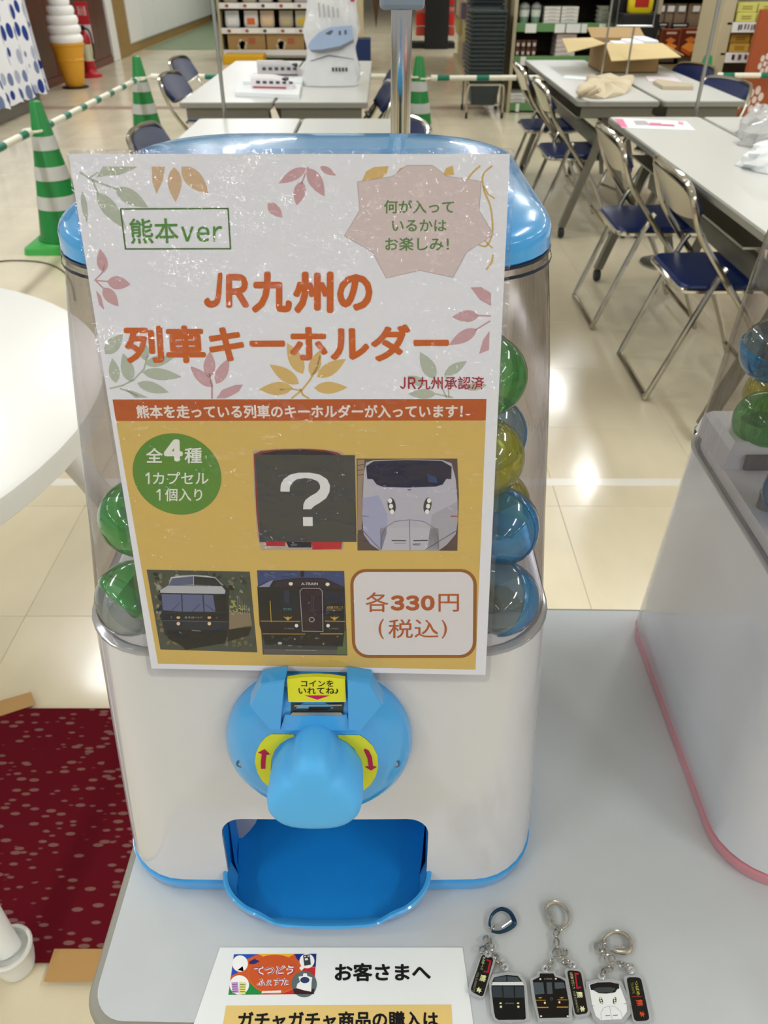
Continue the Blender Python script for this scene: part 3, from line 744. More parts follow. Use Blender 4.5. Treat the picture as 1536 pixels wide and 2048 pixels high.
# ------------------------------------------------------------------ laminated poster
PO = Vector((-.1513, .4024, 1.2213)); PN = Vector((-.0308, -.9784, .2045))
poster_plane = Plane(PO, PN)
PS = lambda px, py, l=0: poster_plane.at(px, py, l)
def poster():
    cen = PS(640, 830)
    t = thing('poster', 'laminated poster advertising train key rings, hung on the front of the blue-lidded machine', 'poster', cen)
    q = [PS(137, 308), PS(1020, 308), PS(971, 1350), PS(303, 1337)]
    n = poster_plane.n
    part('sheet', MB().loft([[p-n*.0002 for p in q], q], M['paper'], smooth=False), None, t)
    # film pouch, wider than the sheet, rounded corners
    o = [PS(*p) for p in ((146, 299), (1022, 296), (1029, 300), (1031, 308), (980, 1352), (977, 1361), (969, 1364), (306, 1352), (299, 1349), (296, 1342), (134, 312), (136, 303))]
    part('laminate_film', MB().loft([[p-n*.0005 for p in o], [p-n*.0004 for p in o]], M['film'], smooth=False), None, t)
    part('laminate_film', MB().loft([[p+n*.0009 for p in o], [p+n*.0010 for p in o]], M['film'], smooth=False), None, t)
    L1, L2, L3, L4, L5, L6 = .00008, .00016, .00024, .00032, .00040, .00048
    # leaves
    GR, PK, OR_, YE = ink('b9c3b1'), ink('d0a6ac'), ink('d6b793'), ink('ddbb74')
    lf = MB()
    def LF(b, tip, wd, m): shape(lf, leaf(b, tip, wd), m, PS, L1)
    def ST(pts, wd, m):
        for q_ in stroke(pts, wd): shape(lf, q_, m, PS, L1)
    # green sprig, top left
    ST([(160, 345), (185, 360), (232, 378)], 4, GR); ST([(178, 356), (196, 345)], 3, GR); ST([(185, 360), (196, 388)], 4, GR)
    shape(lf, [(192, 356), (206, 333), (275, 333), (262, 341), (238, 350), (215, 351)], GR, PS, L1)
    LF((230, 376), (296, 415), 30, GR); LF((193, 384), (252, 458), 30, GR); LF((164, 383), (174, 446), 12, GR)
    # orange, three leaves
    shape(lf, [(303, 333), (330, 333), (326, 360), (313, 388), (305, 365)], OR_, PS, L1)
    LF((348, 334), (351, 404), 28, OR_); LF((363, 333), (417, 388), 34, OR_)
    # pink top
    LF((612, 336), (557, 367), 22, PK); ST([(616, 334), (609, 352), (603, 368)], 3, PK); LF((604, 362), (593, 411), 24, PK); LF((616, 336), (649, 393), 28, PK)
    LF((640, 333), (672, 351), 14, PK); LF((536, 406), (565, 435), 22, PK)
    # yellow leaves behind the burst, top right
    shape(lf, [(724, 362), (732, 343), (748, 334), (777, 332), (774, 346), (762, 358)], YE, PS, L1)
    shape(lf, [(790, 350), (800, 336), (818, 332), (812, 348)], YE, PS, L1); shape(lf, [(885, 352), (892, 336), (906, 331), (908, 350)], YE, PS, L1)
    ST([(960, 332), (945, 345), (936, 357)], 4, YE); ST(smoothpts([(984, 332, 0), (966, 350, 0), (968, 380, 0), (980, 410, 0), (985, 445, 0), (982, 480, 0), (962, 494, 0)], 4) and [tuple(p[:2]) for p in smoothpts([(984, 332, 0), (966, 350, 0), (968, 380, 0), (980, 410, 0), (985, 445, 0), (984, 470, 0), (973, 492, 0), (958, 490, 0)], 4)], 3.5, YE)
    ST([(967, 372), (976, 388), (989, 397)], 3, YE); ST([(966, 476), (978, 490), (985, 496)], 3, YE); ST([(986, 510), (984, 524), (973, 539)], 4, YE)
    # pink sprig left
    ST([(189, 561), (204, 546), (210, 530)], 3, PK); LF((208, 545), (200, 498), 22, PK); ST([(192, 561), (216, 563)], 3, PK); LF((214, 563), (261, 569), 27, PK)
    ST([(192, 562), (206, 576)], 3, PK); LF((206, 575), (237, 613), 24, PK); shape(lf, [(192, 581), (202, 592), (209, 621), (198, 609)], PK, PS, L1)
    # green left middle and lower left
    LF((210, 708), (246, 668), 28, GR); LF((232, 766), (224, 716), 22, GR); LF((262, 764), (246, 706), 26, GR)
    ST([(220, 777), (245, 771), (267, 760), (288, 738), (295, 712)], 3.5, GR); ST([(240, 777), (262, 785), (275, 792)], 3, GR)
    LF((284, 744), (363, 754), 24, GR) ; LF((274, 766), (338, 785), 22, GR); LF((290, 728), (348, 715), 22, GR); shape(lf, [(250, 778), (272, 784), (296, 795), (270, 796)], GR, PS, L1)
    LF((292, 722), (284, 680), 20, GR)
    # pink lower
    LF((418, 756), (420, 702), 24, PK); ST([(424, 797), (424, 770), (419, 748)], 4, PK); LF((424, 774), (380, 732), 22, PK); LF((432, 768), (458, 717), 24, PK)
    shape(lf, [(432, 797), (444, 780), (470, 770), (486, 769), (478, 783), (462, 792), (450, 797)], PK, PS, L1)
    # yellow lower middle
    LF((598, 768), (539, 729), 26, YE); LF((586, 776), (518, 779), 27, YE); LF((606, 748), (574, 686), 28, YE); LF((622, 752), (640, 700), 24, YE)
    LF((634, 754), (692, 718), 26, YE); LF((628, 776), (695, 775), 24, YE); ST([(583, 797), (604, 780), (620, 760), (634, 735), (640, 712)], 4, YE)
    ST([(600, 778), (606, 790), (618, 797)], 4, YE); ST([(560, 779), (585, 778), (604, 782)], 3, YE)
    # green lower right
    LF((870, 758), (840, 704), 28, GR); LF((889, 750), (934, 722), 20, GR); ST([(893, 795), (884, 775), (868, 757)], 3, GR); ST([(898, 795), (896, 770), (890, 748)], 3, GR)
    LF((872, 788), (816, 788), 20, GR); LF((850, 770), (815, 752), 18, GR); LF((930, 776), (974, 770), 16, GR); ST([(872, 788), (905, 795)], 3, GR)
    # pink right
    shape(lf, [(941, 575), (962, 574), (982, 586), (982, 612), (960, 600)], PK, PS, L1)
    LF((958, 631), (904, 634), 24, PK); ST([(955, 631), (981, 632)], 3, PK); LF((954, 658), (898, 690), 24, PK); ST([(951, 660), (980, 642)], 3, PK)
    shape(lf, [(979, 662), (966, 680), (958, 708), (978, 700)], PK, PS, L1)
    part('leaf_print', lf, None, t)
    # starburst
    B = [(715, 364), (784, 353.5), (813, 331.5), (865, 331.5), (892, 352.5), (962, 363), (958, 421), (987, 469), (933, 504), (906, 554.5), (840, 540.5), (773, 555.5), (744, 503), (689, 472), (720, 421)]
    bs = MB(); cenb = (838, 447)
    shape(bs, [(cenb[0]+(x-cenb[0])*1.006, cenb[1]+(y-cenb[1])*1.008) for x, y in B], ink('a89a9a'), PS, L2)
    shape(bs, B, ink('dccbc9'), PS, L3)
    text(bs, '何が入って', (768, 400, 908, 427), ink('5d8a45'), PS, L4, bold=.016)
    text(bs, 'いるかは', (784, 439, 893, 463), ink('5d8a45'), PS, L4, bold=.016)
    text(bs, 'お楽しみ！', (770, 474.5, 898, 501.5), ink('5d8a45'), PS, L4, bold=.016)
    part('burst_print', bs, None, t)
    # lettering
    lt = MB()
    gb = ink('4c7136')
    fr = [(241, 418), (456, 417), (461, 497.5), (251, 498)]
    for i in range(4):
        a, b = fr[i], fr[(i+1) % 4]
        for q_ in stroke([a, b], 3): shape(lt, q_, gb, PS, L2)
    text(lt, '熊本', ((257, 437), (355, 436), (358, 486), (262, 488)), ink('56913a'), PS, L3, bold=.012)
    [text(lt, c_, b_, ink('56913a'), PS, L3, bold=.014) for c_, b_ in (('ｖ', (362, 453, 387, 483)), ('ｅ', (393, 452, 419, 484)), ('ｒ', (426, 452, 444, 483)))]
    OT = ink('d0620f')
    text(lt, 'Ｊ', ((418, 546), (445, 545), (441, 616), (405, 616)), OT, PS, L3, bold=.042)
    text(lt, 'Ｒ', ((452, 548), (497, 547), (499, 615), (452, 616)), OT, PS, L3, bold=.042)
    text(lt, '九', (503, 543, 584, 626), OT, PS, L3, bold=.042); text(lt, '州', (586, 543, 667, 627), OT, PS, L3, bold=.042); text(lt, 'の', (674, 548, 745, 622), OT, PS, L3, bold=.042)
    text(lt, '列車キーホルダー', ((246, 651), (898, 648), (898, 724), (252, 727)), OT, PS, L3, bold=.037)
    text(lt, 'Ｊ', (800, 754, 811, 778), ink('ad1f31'), PS, L3, bold=.02); text(lt, 'Ｒ', (816, 754, 832, 778), ink('ad1f31'), PS, L3, bold=.02)
    text(lt, '九州承認済', (835, 753, 968, 779), ink('ad1f31'), PS, L3, bold=.012)
    part('lettering', lt, None, t)
    # band and yellow panel
    bd = MB(); shape(bd, [(225, 799), (973, 798), (971.5, 841), (232, 842)], ink('bf5a1a'), PS, L1)
    text(bd, '熊本を走っている列車のキーホルダーが入っています！', ((271, 810), (926, 809), (925, 836), (274, 837)), ink('f1e6df'), PS, L2, bold=.030)
    part('title_band', bd, None, t)
    yp = MB(); shape(yp, [(232, 842), (971.5, 841), (951, 1339.5), (316, 1327.5)], ink('dcbb66'), PS, L1)
    part('yellow_panel', yp, None, t)
    gc = MB()
    G_ = [(354+88.5*math.cos(a)+5*math.sin(a)*0, 948+81.5*math.sin(a)) for a in [2*PI*k/48 for k in range(48)]]
    shape(gc, [(x+(y-948)*.11, y) for x, y in G_], ink('5d8f33'), PS, L2)
    W_ = ink('eef0e8')
    text(gc, '全', (292, 896, 325.5, 925.5), W_, PS, L3, bold=.018); text(gc, '４', ((327, 878.5), (365.5, 878.5), (366, 923), (328, 923)), W_, PS, L3, bold=.06)
    text(gc, '種', (369, 895.5, 404, 926.5), W_, PS, L3, bold=.018)
    [shape(gc, [(a, b+5), (a+5, b), (a+8, b), (a+8, b+23), (a+5, b+23), (a+5, b+5), (a, b+8)], W_, PS, L3) for a, b in ((291, 945), (313, 978))]; text(gc, 'カプセル', (306, 944, 417, 968.5), W_, PS, L3, bold=.012); text(gc, '個入り', (330, 976.5, 404.5, 1002.5), W_, PS, L3, bold=.012)
    part('green_disc', gc, None, t)
    # price box
    pb = MB()
    def rr(px0, py0, px1, py1, r, sh): return [(x+(y-1138)*sh*(1 if x < (px0+px1)/2 else -.3), y) for x, y in rrect(px0, py0, px1, py1, r, 6)]
    shape(pb, rr(699.5, 1138, 954, 1316, 32, .03), ink('9a5f24'), PS, L2)
    shape(pb, rr(706, 1144, 947, 1310, 26, .03), ink('e5e2e4'), PS, L3)
    T_ = ink('b85a26')
    text(pb, '各', (731, 1184.5, 777, 1224), T_, PS, L4, bold=.006); [text(pb, c_, (x_, 1190.5, x_+28, 1221.5), T_, PS, L4, bold=.055) for c_, x_ in (('３', 781), ('３', 811), ('０', 841.5))]; text(pb, '円', (877, 1188, 918, 1223.5), T_, PS, L4, bold=.008)
    text(pb, '(', (757, 1238, 768, 1278), T_, PS, L4, bold=.004); text(pb, '税込', (777, 1238.5, 877, 1276.5), T_, PS, L4, bold=.006); text(pb, ')', (883, 1240, 894, 1277), T_, PS, L4, bold=.004)
    part('price_box', pb, None, t)
    # ---- picture 1: dark square with a question mark over a red train
    def C4(x, y): return (480+x/3.072, 860+y/3.072)
    def C3(x, y): return (180+x/3.339, 780+y/3.339)
    def sh4(mb, pts, c, l): shape(mb, [C4(*p) for p in pts], ink(c), PS, l)
    def sh3(mb, pts, c, l): shape(mb, [C3(*p) for p in pts], ink(c), PS, l)
    p1 = MB()
    sh4(p1, [(78, 128), (180, 116), (380, 112), (560, 122), (630, 135), (640, 160), (640, 690), (632, 738), (130, 738), (105, 640), (86, 380)], 'b9a99a', L2)
    sh4(p1, [(84, 148), (130, 128), (240, 118), (400, 115), (520, 122), (600, 138), (628, 156), (628, 690), (120, 690), (100, 500)], '8e3a28', L3)
    sh4(p1, [(120, 146), (240, 126), (400, 122), (540, 134), (600, 156), (160, 158)], '2c1c24', L4)
    sh4(p1, [(160, 686), (280, 686), (275, 714), (158, 712)], 'b81d2c', L4); sh4(p1, [(440, 690), (628, 690), (622, 732), (445, 735)], 'c2202e', L4)
    sh4(p1, [(282, 686), (440, 690), (438, 722), (300, 722)], '191a20', L4); sh4(p1, [(310, 700), (350, 698), (352, 712), (312, 714)], '5b5e66', L5)
    sh4(p1, [(92, 152), (705, 155), (716, 688), (124, 685)], '35506e', L5)
    sh4(p1, [(95, 155), (702, 158), (713, 685), (127, 682)], '464744', L6)
    QW = [(248, 378), (250, 340), (268, 302), (308, 274), (360, 262), (430, 262), (490, 274), (535, 302), (553, 340), (550, 380), (530, 418), (492, 446), (455, 468), (436, 487), (388, 487), (390, 455), (402, 430), (430, 408), (472, 384), (492, 360), (492, 338), (478, 315), (442, 300), (400, 295), (350, 302), (318, 325), (306, 352), (305, 379)]
    shape(p1, [C4(*p) for p in QW], ink('e8e9ea'), PS, .00056); shape(p1, [C4(*p) for p in ((387, 535), (446, 535), (447, 590), (388, 590))], ink('e8e9ea'), PS, .00056)
    part('picture_print', p1, None, t)
    # ---- picture 2: white bullet train nose
    p2 = MB()
    sh4(p2, [(716, 176), (1335, 176), (1345, 400), (1335, 742), (722, 740)], '5d4b46', L2)
    sh4(p2, [(722, 182), (765, 182), (755, 420), (748, 610), (722, 620)], 'a08b78', L3)
    for yy in (215, 245, 275): sh4(p2, [(722, yy), (760, yy-5), (760, yy), (722, yy+5)], '6a5548', L4)
    bodyp = [(775, 200), (820, 186), (1030, 180), (1240, 184), (1300, 205), (1325, 300), (1336, 430), (1338, 560), (1325, 640), (1270, 705), (1220, 740), (860, 740), (800, 700), (760, 640), (750, 520), (748, 400), (755, 290)]
    sh4(p2, bodyp, 'bdbbc8', L3)
    sh4(p2, [(752, 420), (850, 400), (905, 520), (900, 640), (870, 735), (800, 700), (758, 630)], 'a7aaca', L4)
    sh4(p2, [(1180, 520), (1336, 440), (1338, 560), (1320, 640), (1265, 705), (1220, 738), (1150, 738)], 'aeacb6', L4)
    sh4(p2, [(860, 600), (1220, 600), (1225, 740), (862, 740)], 'c3c1cc', L4)
    sh4(p2, [(775, 222), (820, 192), (1030, 184), (1240, 190), (1300, 225), (1298, 302), (1268, 300), (1245, 335), (1200, 348), (1030, 354), (880, 350), (840, 335), (815, 302), (782, 300)], '1d1a3a', L5)
    sh4(p2, [(1145, 265), (1205, 290), (1215, 325), (1160, 320)], '27406e', L6)
    sh4(p2, [(1025, 365), (1055, 365), (1040, 372)], '30303c', L5)
    for sx_, x0 in ((1, 932), (-1, 1152)):
        e_ = ell(x0, 463, 24, 48, 24, rot=-.18*sx_); sh4(p2, e_, '3c3f48', L5)
        for k in range(3): sh4(p2, ell(x0+sx_*(-10+k*6), 434+k*34, 13, 15, 14), 'f4f2ea', L6)
    line = lambda pts, wd, c, l: [shape(p2, q_, ink(c), PS, l) for q_ in stroke([C4(*p) for p in pts], wd)]
    line([(870, 735), (872, 650), (895, 598), (950, 562), (1042, 552), (1130, 562), (1190, 600), (1215, 660), (1220, 735)], .8, '6d6c76', L5)
    line([(1042, 552), (1045, 740)], .8, '55555e', L5)
    line([(933, 679), (1020, 680)], 1.8, '202027', L5); line([(1066, 680), (1152, 678)], 1.8, '202027', L5); line([(945, 696), (1020, 696)], .8, '55555e', L5)
    text(p2, 'N007', (480+1062/3.072, 860+697/3.072, 480+1108/3.072, 860+710/3.072), ink('30303a'), PS, L6)
    line([(1140, 735), (1335, 615)], 1.4, '5d5b62', L5); line([(750, 612), (862, 735)], 1.6, '77767e', L5)
    line([(1296, 530), (1334, 530)], 2.2, 'b2443c', L5); line([(748, 528), (790, 530)], 1, '6d6c86', L5)
    part('picture_print', p2, None, t)
    # ---- picture 3: navy sightseeing train on a grassy line
    p3 = MB()
    sh3(p3, [(378, 1200), (1067, 1213), (1117, 1752), (470, 1733)], '4a4f45', L2)
    rnd = random.Random(3)
    cols = ['343c30', '6e7660', '8e8e74', '20261f', '7a6f60', '9a9a84', '3e4f36', '15180f']
    for k in range(330):     # foliage and ballast dabs
        u, v = rnd.random()*.94+.02, rnd.random()*.9+.04
        x = 378+92*v+(u*(689+ -42*v)); y = 1203+u*13+v*530
        c_ = rnd.choice(cols) if y < 1500 else rnd.choice(['6b6a48', '7a6a50', '55603c', '4c4a38', '806f5c', '5d6b3c'])
        rx_ = rnd.uniform(6, 20)
        if x+rx_ < 1062+50*v and x-rx_ > 382+92*v: sh3(p3, ell(x, y, rx_*1.1, rnd.uniform(6, 16), 7, rnd.random()*3), c_, L3+k*4e-8)
    for k in range(16):
        x, y = rnd.uniform(940, 1040), rnd.uniform(1400, 1500); sh3(p3, ell(x, y, 14, 5, 6, rnd.random()), 'a3a85c', L4)
    sh3(p3, [(930, 1480), (1070, 1490), (1085, 1580), (925, 1600)], '8a7a62', L4); sh3(p3, [(925, 1600), (1085, 1570), (1060, 1640), (920, 1680)], '1d1c18', L4)
    line3 = lambda pts, wd, c, l: [shape(p3, q_, ink(c), PS, l) for q_ in stroke([C3(*p) for p in pts], wd)]
    for k in range(6): line3([(985+k*15, 1380+k*14), (990+k*15, 1500)], .8, 'a8a596', L4)
    sh3(p3, [(840, 1250), (930, 1330), (930, 1640), (910, 1660), (880, 1400)], '22262a', L4)
    sh3(p3, [(540, 1250), (600, 1240), (690, 1236), (780, 1240), (838, 1252), (895, 1305), (525, 1303)], 'c9c9c4', L4)
    sh3(p3, [(547, 1258), (690, 1243), (690, 1300), (525, 1306)], '5c6482', L5); sh3(p3, [(694, 1243), (836, 1256), (880, 1306), (694, 1302)], '20252e', L5)
    sh3(p3, [(468, 1338), (520, 1306), (880, 1310), (905, 1340), (900, 1362), (470, 1354)], 'b9bcc2', L5)
    sh3(p3, [(478, 1356), (910, 1364), (925, 1480), (920, 1640), (500, 1640), (480, 1540), (465, 1510), (478, 1490)], '1c2334', L4)
    for q_ in ([(478, 1362), (608, 1366), (614, 1480), (486, 1470)], [(616, 1366), (750, 1368), (758, 1480), (620, 1480)], [(758, 1368), (822, 1370), (838, 1482), (765, 1480)]): sh3(p3, q_, '626a92', L5)
    sh3(p3, [(826, 1370), (905, 1372), (915, 1480), (842, 1482)], '11151c', L5)
    line3([(600, 1420), (535, 1485)], 1.0, '1b1f2c', L6); line3([(735, 1430), (680, 1482)], 1.0, '1b1f2c', L6); line3([(770, 1430), (835, 1480)], 1.0, '1b1f2c', L6)
    sh3(p3, [(478, 1490), (920, 1492), (922, 1545), (480, 1538)], '0d1119', L5); line3([(480, 1540), (920, 1548)], 1.0, '59617a', L6)
    for x in (590, 797): sh3(p3, ell(x, 1520, 13, 9, 10), 'e0b87c', L6)
    for x in (543, 845): sh3(p3, ell(x, 1520, 5, 5, 8), 'a03a2a', L6)
    for x in (590, 797): sh3(p3, ell(x, 1560, 12, 12, 12), 'e9d2a8', L6)
    text(p3, 'あそぼーい！', (180+632/3.339, 780+1512/3.339, 180+748/3.339, 780+1526/3.339), ink('b0b6c4'), PS, L6)
    sh3(p3, [(510, 1600), (915, 1606), (905, 1690), (640, 1735), (600, 1700), (520, 1660)], '0c0e10', L5)
    line3([(680, 1605), (740, 1610)], 1, '9aa0a2', L6); line3([(595, 1615), (610, 1625)], 1, '9aa0a2', L6)
    part('picture_print', p3, None, t)
    # ---- picture 4: black and gold train
    p4 = MB()
    sh4(p4, [(104, 862), (640, 866), (660, 1385), (140, 1380)], '3b3f44', L2)
    sh4(p4, [(106, 864), (640, 868), (642, 960), (110, 960)], '38497e', L3)
    for k in range(26):
        sh4(p4, ell(rnd.uniform(120, 620), rnd.uniform(872, 905), rnd.uniform(8, 26), 4, 6, rnd.uniform(-.5, .5)), rnd.choice(['2c3c70', '4a5c90', '324a6e', '55698c']), L4)
    sh4(p4, [(106, 960), (170, 930), (360, 908), (520, 910), (640, 965), (640, 1250), (630, 1330), (155, 1320), (120, 1200)], '17141b', L4)
    sh4(p4, [(110, 965), (175, 932), (205, 920), (180, 965)], '8f93b4', L5); sh4(p4, [(196, 965), (240, 926), (370, 912), (368, 960)], '2a2036', L5)
    sh4(p4, [(372, 960), (372, 912), (505, 914), (640, 966), (638, 972), (505, 966)], '2a1c30', L5)
    sh4(p4, ell(383, 885, 12, 22, 10), '141418', L5)
    sh4(p4, ell(312, 945, 13, 11, 10), 'f2ecd6', L6); sh4(p4, ell(538, 948, 13, 11, 10), 'f2ecd6', L6)
    text(p4, 'A-TRAIN', (480+376/3.072, 860+937/3.072, 480+478/3.072, 860+953/3.072), ink('e3dce4'), PS, L6, bold=.01)
    sh4(p4, [(205, 985), (355, 988), (360, 1105), (212, 1110)], '0e1526', L5); sh4(p4, [(270, 985), (302, 985), (304, 1060), (272, 1060)], '232c4c', L6)
    sh4(p4, [(515, 990), (638, 994), (640, 1062), (520, 1064)], '1d1b34', L5)
    line4 = lambda pts, wd, c, l: [shape(p4, q_, ink(c), PS, l) for q_ in stroke([C4(*p) for p in pts], wd)]
    line4([(368, 990), (385, 972), (490, 974), (505, 990), (510, 1238), (384, 1236), (368, 990)], 1.4, 'a9a3b0', L6)
    sh4(p4, [(374, 992), (388, 978), (488, 980), (499, 992), (504, 1230), (390, 1228)], '2c1422', L5)
    line4([(452, 1020), (454, 1120)], 1, '57465a', L6); line4([(440, 1020), (442, 1120)], .8, '57465a', L6)
    sh4(p4, ell(441, 1165, 18, 16, 16), 'a9a4aa', L6); sh4(p4, ell(441, 1165, 13, 11, 14), '1d1620', .00056)
    text(p4, 'ワンマン', (480+266/3.072, 860+1094/3.072, 480+318/3.072, 860+1109/3.072), ink('4fb4c8'), PS, L6, bold=.01)
    text(p4, 'A列車で行こう', (480+533/3.072, 860+1082/3.072, 480+632/3.072, 860+1100/3.072), ink('d9b65a'), PS, L6)
    line4([(540, 1106), (625, 1106)], .8, 'a98c44', L6)
    for x in (294, 580):
        sh4(p4, [(x-28, 1146), (x-6, 1152), (x, 1144), (x+6, 1152), (x+30, 1146), (x+12, 1160), (x, 1172), (x-12, 1160)], 'c9a03c', L6)
    for yy, a, b in ((1172, 128, 368), (1250, 140, 400), (1172, 522, 645)): line4([(a, yy+2), (b, yy+4)], 1.6, 'b08d34', L6)
    line4([(495, 1252), (632, 1252)], 2.4, 'a98a3c', L6); line4([(185, 1050), (192, 1180)], 1.4, 'c4a73c', L6)
    for x in (347, 541): sh4(p4, ell(x, 1202, 11, 11, 12), 'f2efe4', L6)
    for x0 in (270, 545): text(p4, 'A-TRAIN', (480+x0/3.072, 860+1216/3.072, 480+(x0+60)/3.072, 860+1224/3.072), ink('8a8a90'), PS, L6)
    for k in range(30): sh4(p4, ell(rnd.uniform(180, 600), rnd.uniform(1262, 1330), rnd.uniform(5, 16), rnd.uniform(3, 8), 7), rnd.choice(['3a3c40', '54585e', '22242a', '8a8e8c', '16171a']), L5)
    sh4(p4, ell(245, 1310, 14, 9, 8), 'b8bcb8', L6); line4([(280, 1352), (470, 1355)], 1.2, '9a9c98', L5)
    sh4(p4, [(620, 1240), (650, 1235), (658, 1380), (590, 1380)], '5b6f44', L3); sh4(p4, [(145, 1345), (600, 1350), (590, 1380), (148, 1378)], '5f5b56', L4)
    part('picture_print', p4, None, t)
poster()

# ------------------------------------------------------------------ notice sheet lying on the table
TZ = .7
def TS_(px, py, l=0): return at_z(px, py, TZ+.0006+l)
def notice():
    q = [TS_(x, y) for x, y in ((440, 1895), (925, 1895), (943, 2085), (400, 2085))]
    # continue the sheet towards the viewer to its full length
    a, b, c_, d = q
    c_ = b+(c_-b)*3.4; d = a+(d-a)*3.4
    c_.y = d.y = max(min(c_.y, d.y), .10)
    c_.z = d.z = a.z
    c_.y = d.y = .2225
    t = thing('notice_sheet', 'white printed notice sheet with a colourful logo on the near table edge', 'notice', (a+b+c_+d)/4)
    part('sheet', MB().loft([[p-Vector((0, 0, .0004)) for p in (a, b, c_, d)], [a, b, c_, d]], M['paper_white'], smooth=False), None, t)
    K = ink('101010')
    pr = MB(); text(pr, 'お客さまへ', ((670, 1926), (861, 1926), (862, 1962), (669, 1963)), K, TS_, .0002, bold=.034)
    part('lettering', pr, None, t)
    yp = MB(); shape(yp, [(452, 2011), (903, 2009), (905, 2048), (446, 2048)], ink('e2c47c'), TS_, .0001)
    shape(yp, [(446, 2048), (905, 2048), (906, 2052), (445.5, 2052)], ink('e2c47c'), TS_, .0001)
    text(yp, 'ガチャガチャ商品の購入は', ((477, 2023), (876, 2022), (878, 2057), (474, 2058)), K, TS_, .0002, bold=.032)
    part('yellow_panel', yp, None, t)
    lg = MB()
    def X(x, y): return (430+x/6.678, 1880+y/6.678)
    def s(pts, c, l): shape(lg, [X(*p) for p in pts], ink(c), TS_, l)
    s([(252, 190), (1355, 184), (1318, 722), (178, 732)], 'cf5a2a', .0001)
    s([(252, 190), (570, 188), (440, 250), (350, 330), (300, 440), (218, 475)], '1f50b8', .00015)
    s([(178, 732), (205, 560), (320, 480), (450, 575), (540, 600), (620, 700), (615, 728)], '1f8a44', .00015)
    s([(580, 188), (1060, 186), (960, 245), (800, 205), (680, 245)], 'eeb22a', .00015)
    s([(1060, 186), (1355, 184), (1345, 360), (1180, 330), (1090, 250)], '1a2c86', .00015)
    s([(900, 600), (1180, 380), (1340, 370), (1318, 722), (620, 725), (650, 690)], 'c42a2e', .00013)
    s(ell(800, 460, 360, 265, 36), 'd2622c', .00018); s(ell(800, 450, 345, 250, 36), 'cc5626', .0002)
    s(ell(335, 315, 105, 110, 24), 'f4f4f4', .00025); s([(300, 400), (385, 420), (370, 350)], 'f4f4f4', .00025)
    s([(455, 290), (530, 252), (600, 285), (530, 320), (460, 322)], '26286e', .00025)
    s(ell(325, 600, 130, 130, 24), 'f4f4f4', .00025); s([(218, 565), (305, 560), (318, 700), (235, 715)], 'c79ad0', .0003); s([(325, 560), (418, 568), (405, 725), (318, 718)], 'e2dd8a', .0003)
    for k in range(4):
        s([(228, 590+k*32), (300, 586+k*32), (300, 594+k*32), (228, 600+k*32)], '6c4a86', .00033); s([(335, 590+k*32), (405, 592+k*32), (404, 600+k*32), (334, 600+k*32)], '55602c', .00033)
    s(ell(1228, 280, 100, 98, 24), 'f4f4f4', .00025); s([(1175, 202), (1265, 190), (1280, 330), (1192, 345)], '3a4044', .0003); s([(1200, 245), (1240, 242), (1242, 268), (1202, 272)], 'e8d8d8', .00033)
    s([(1190, 215), (1215, 212), (1215, 225), (1192, 228)], 'dddddd', .00033); s([(1235, 210), (1258, 208), (1260, 220), (1237, 223)], 'dddddd', .00033)
    s([(1125, 375), (1160, 335), (1190, 375), (1155, 410)], 'f4f4f4', .00027)
    s(ell(1190, 590, 170, 175, 30), '5d6b6e', .00025); s([(1040, 650), (1330, 650), (1320, 722), (1060, 722)], '3a1c20', .00028)
    s([(1115, 490), (1175, 480), (1180, 445), (1225, 445), (1235, 480), (1300, 500), (1290, 560), (1285, 690), (1180, 670), (1085, 640), (1100, 585), (1135, 560)], 'eff1f2', .0003)
    s(ell(1200, 535, 62, 42, 20), '2e3c66', .00034)
    s([(628, 683), (885, 672), (882, 705), (622, 712)], 'f2e6e0', .0003)
    def big(txt, box):
        q_ = [X(*p) for p in box]
        text(lg, txt, q_, ink('f0e4e6'), TS_, .00034, bold=.07); text(lg, txt, q_, ink('8a2a52'), TS_, .0004, bold=.004)
    big('てつどう', ((505, 345), (1075, 330), (1045, 465), (540, 475))); big('ふぇすた', ((565, 510), (1000, 505), (980, 615), (550, 622)))
    part('logo_print', lg, None, t)
notice()

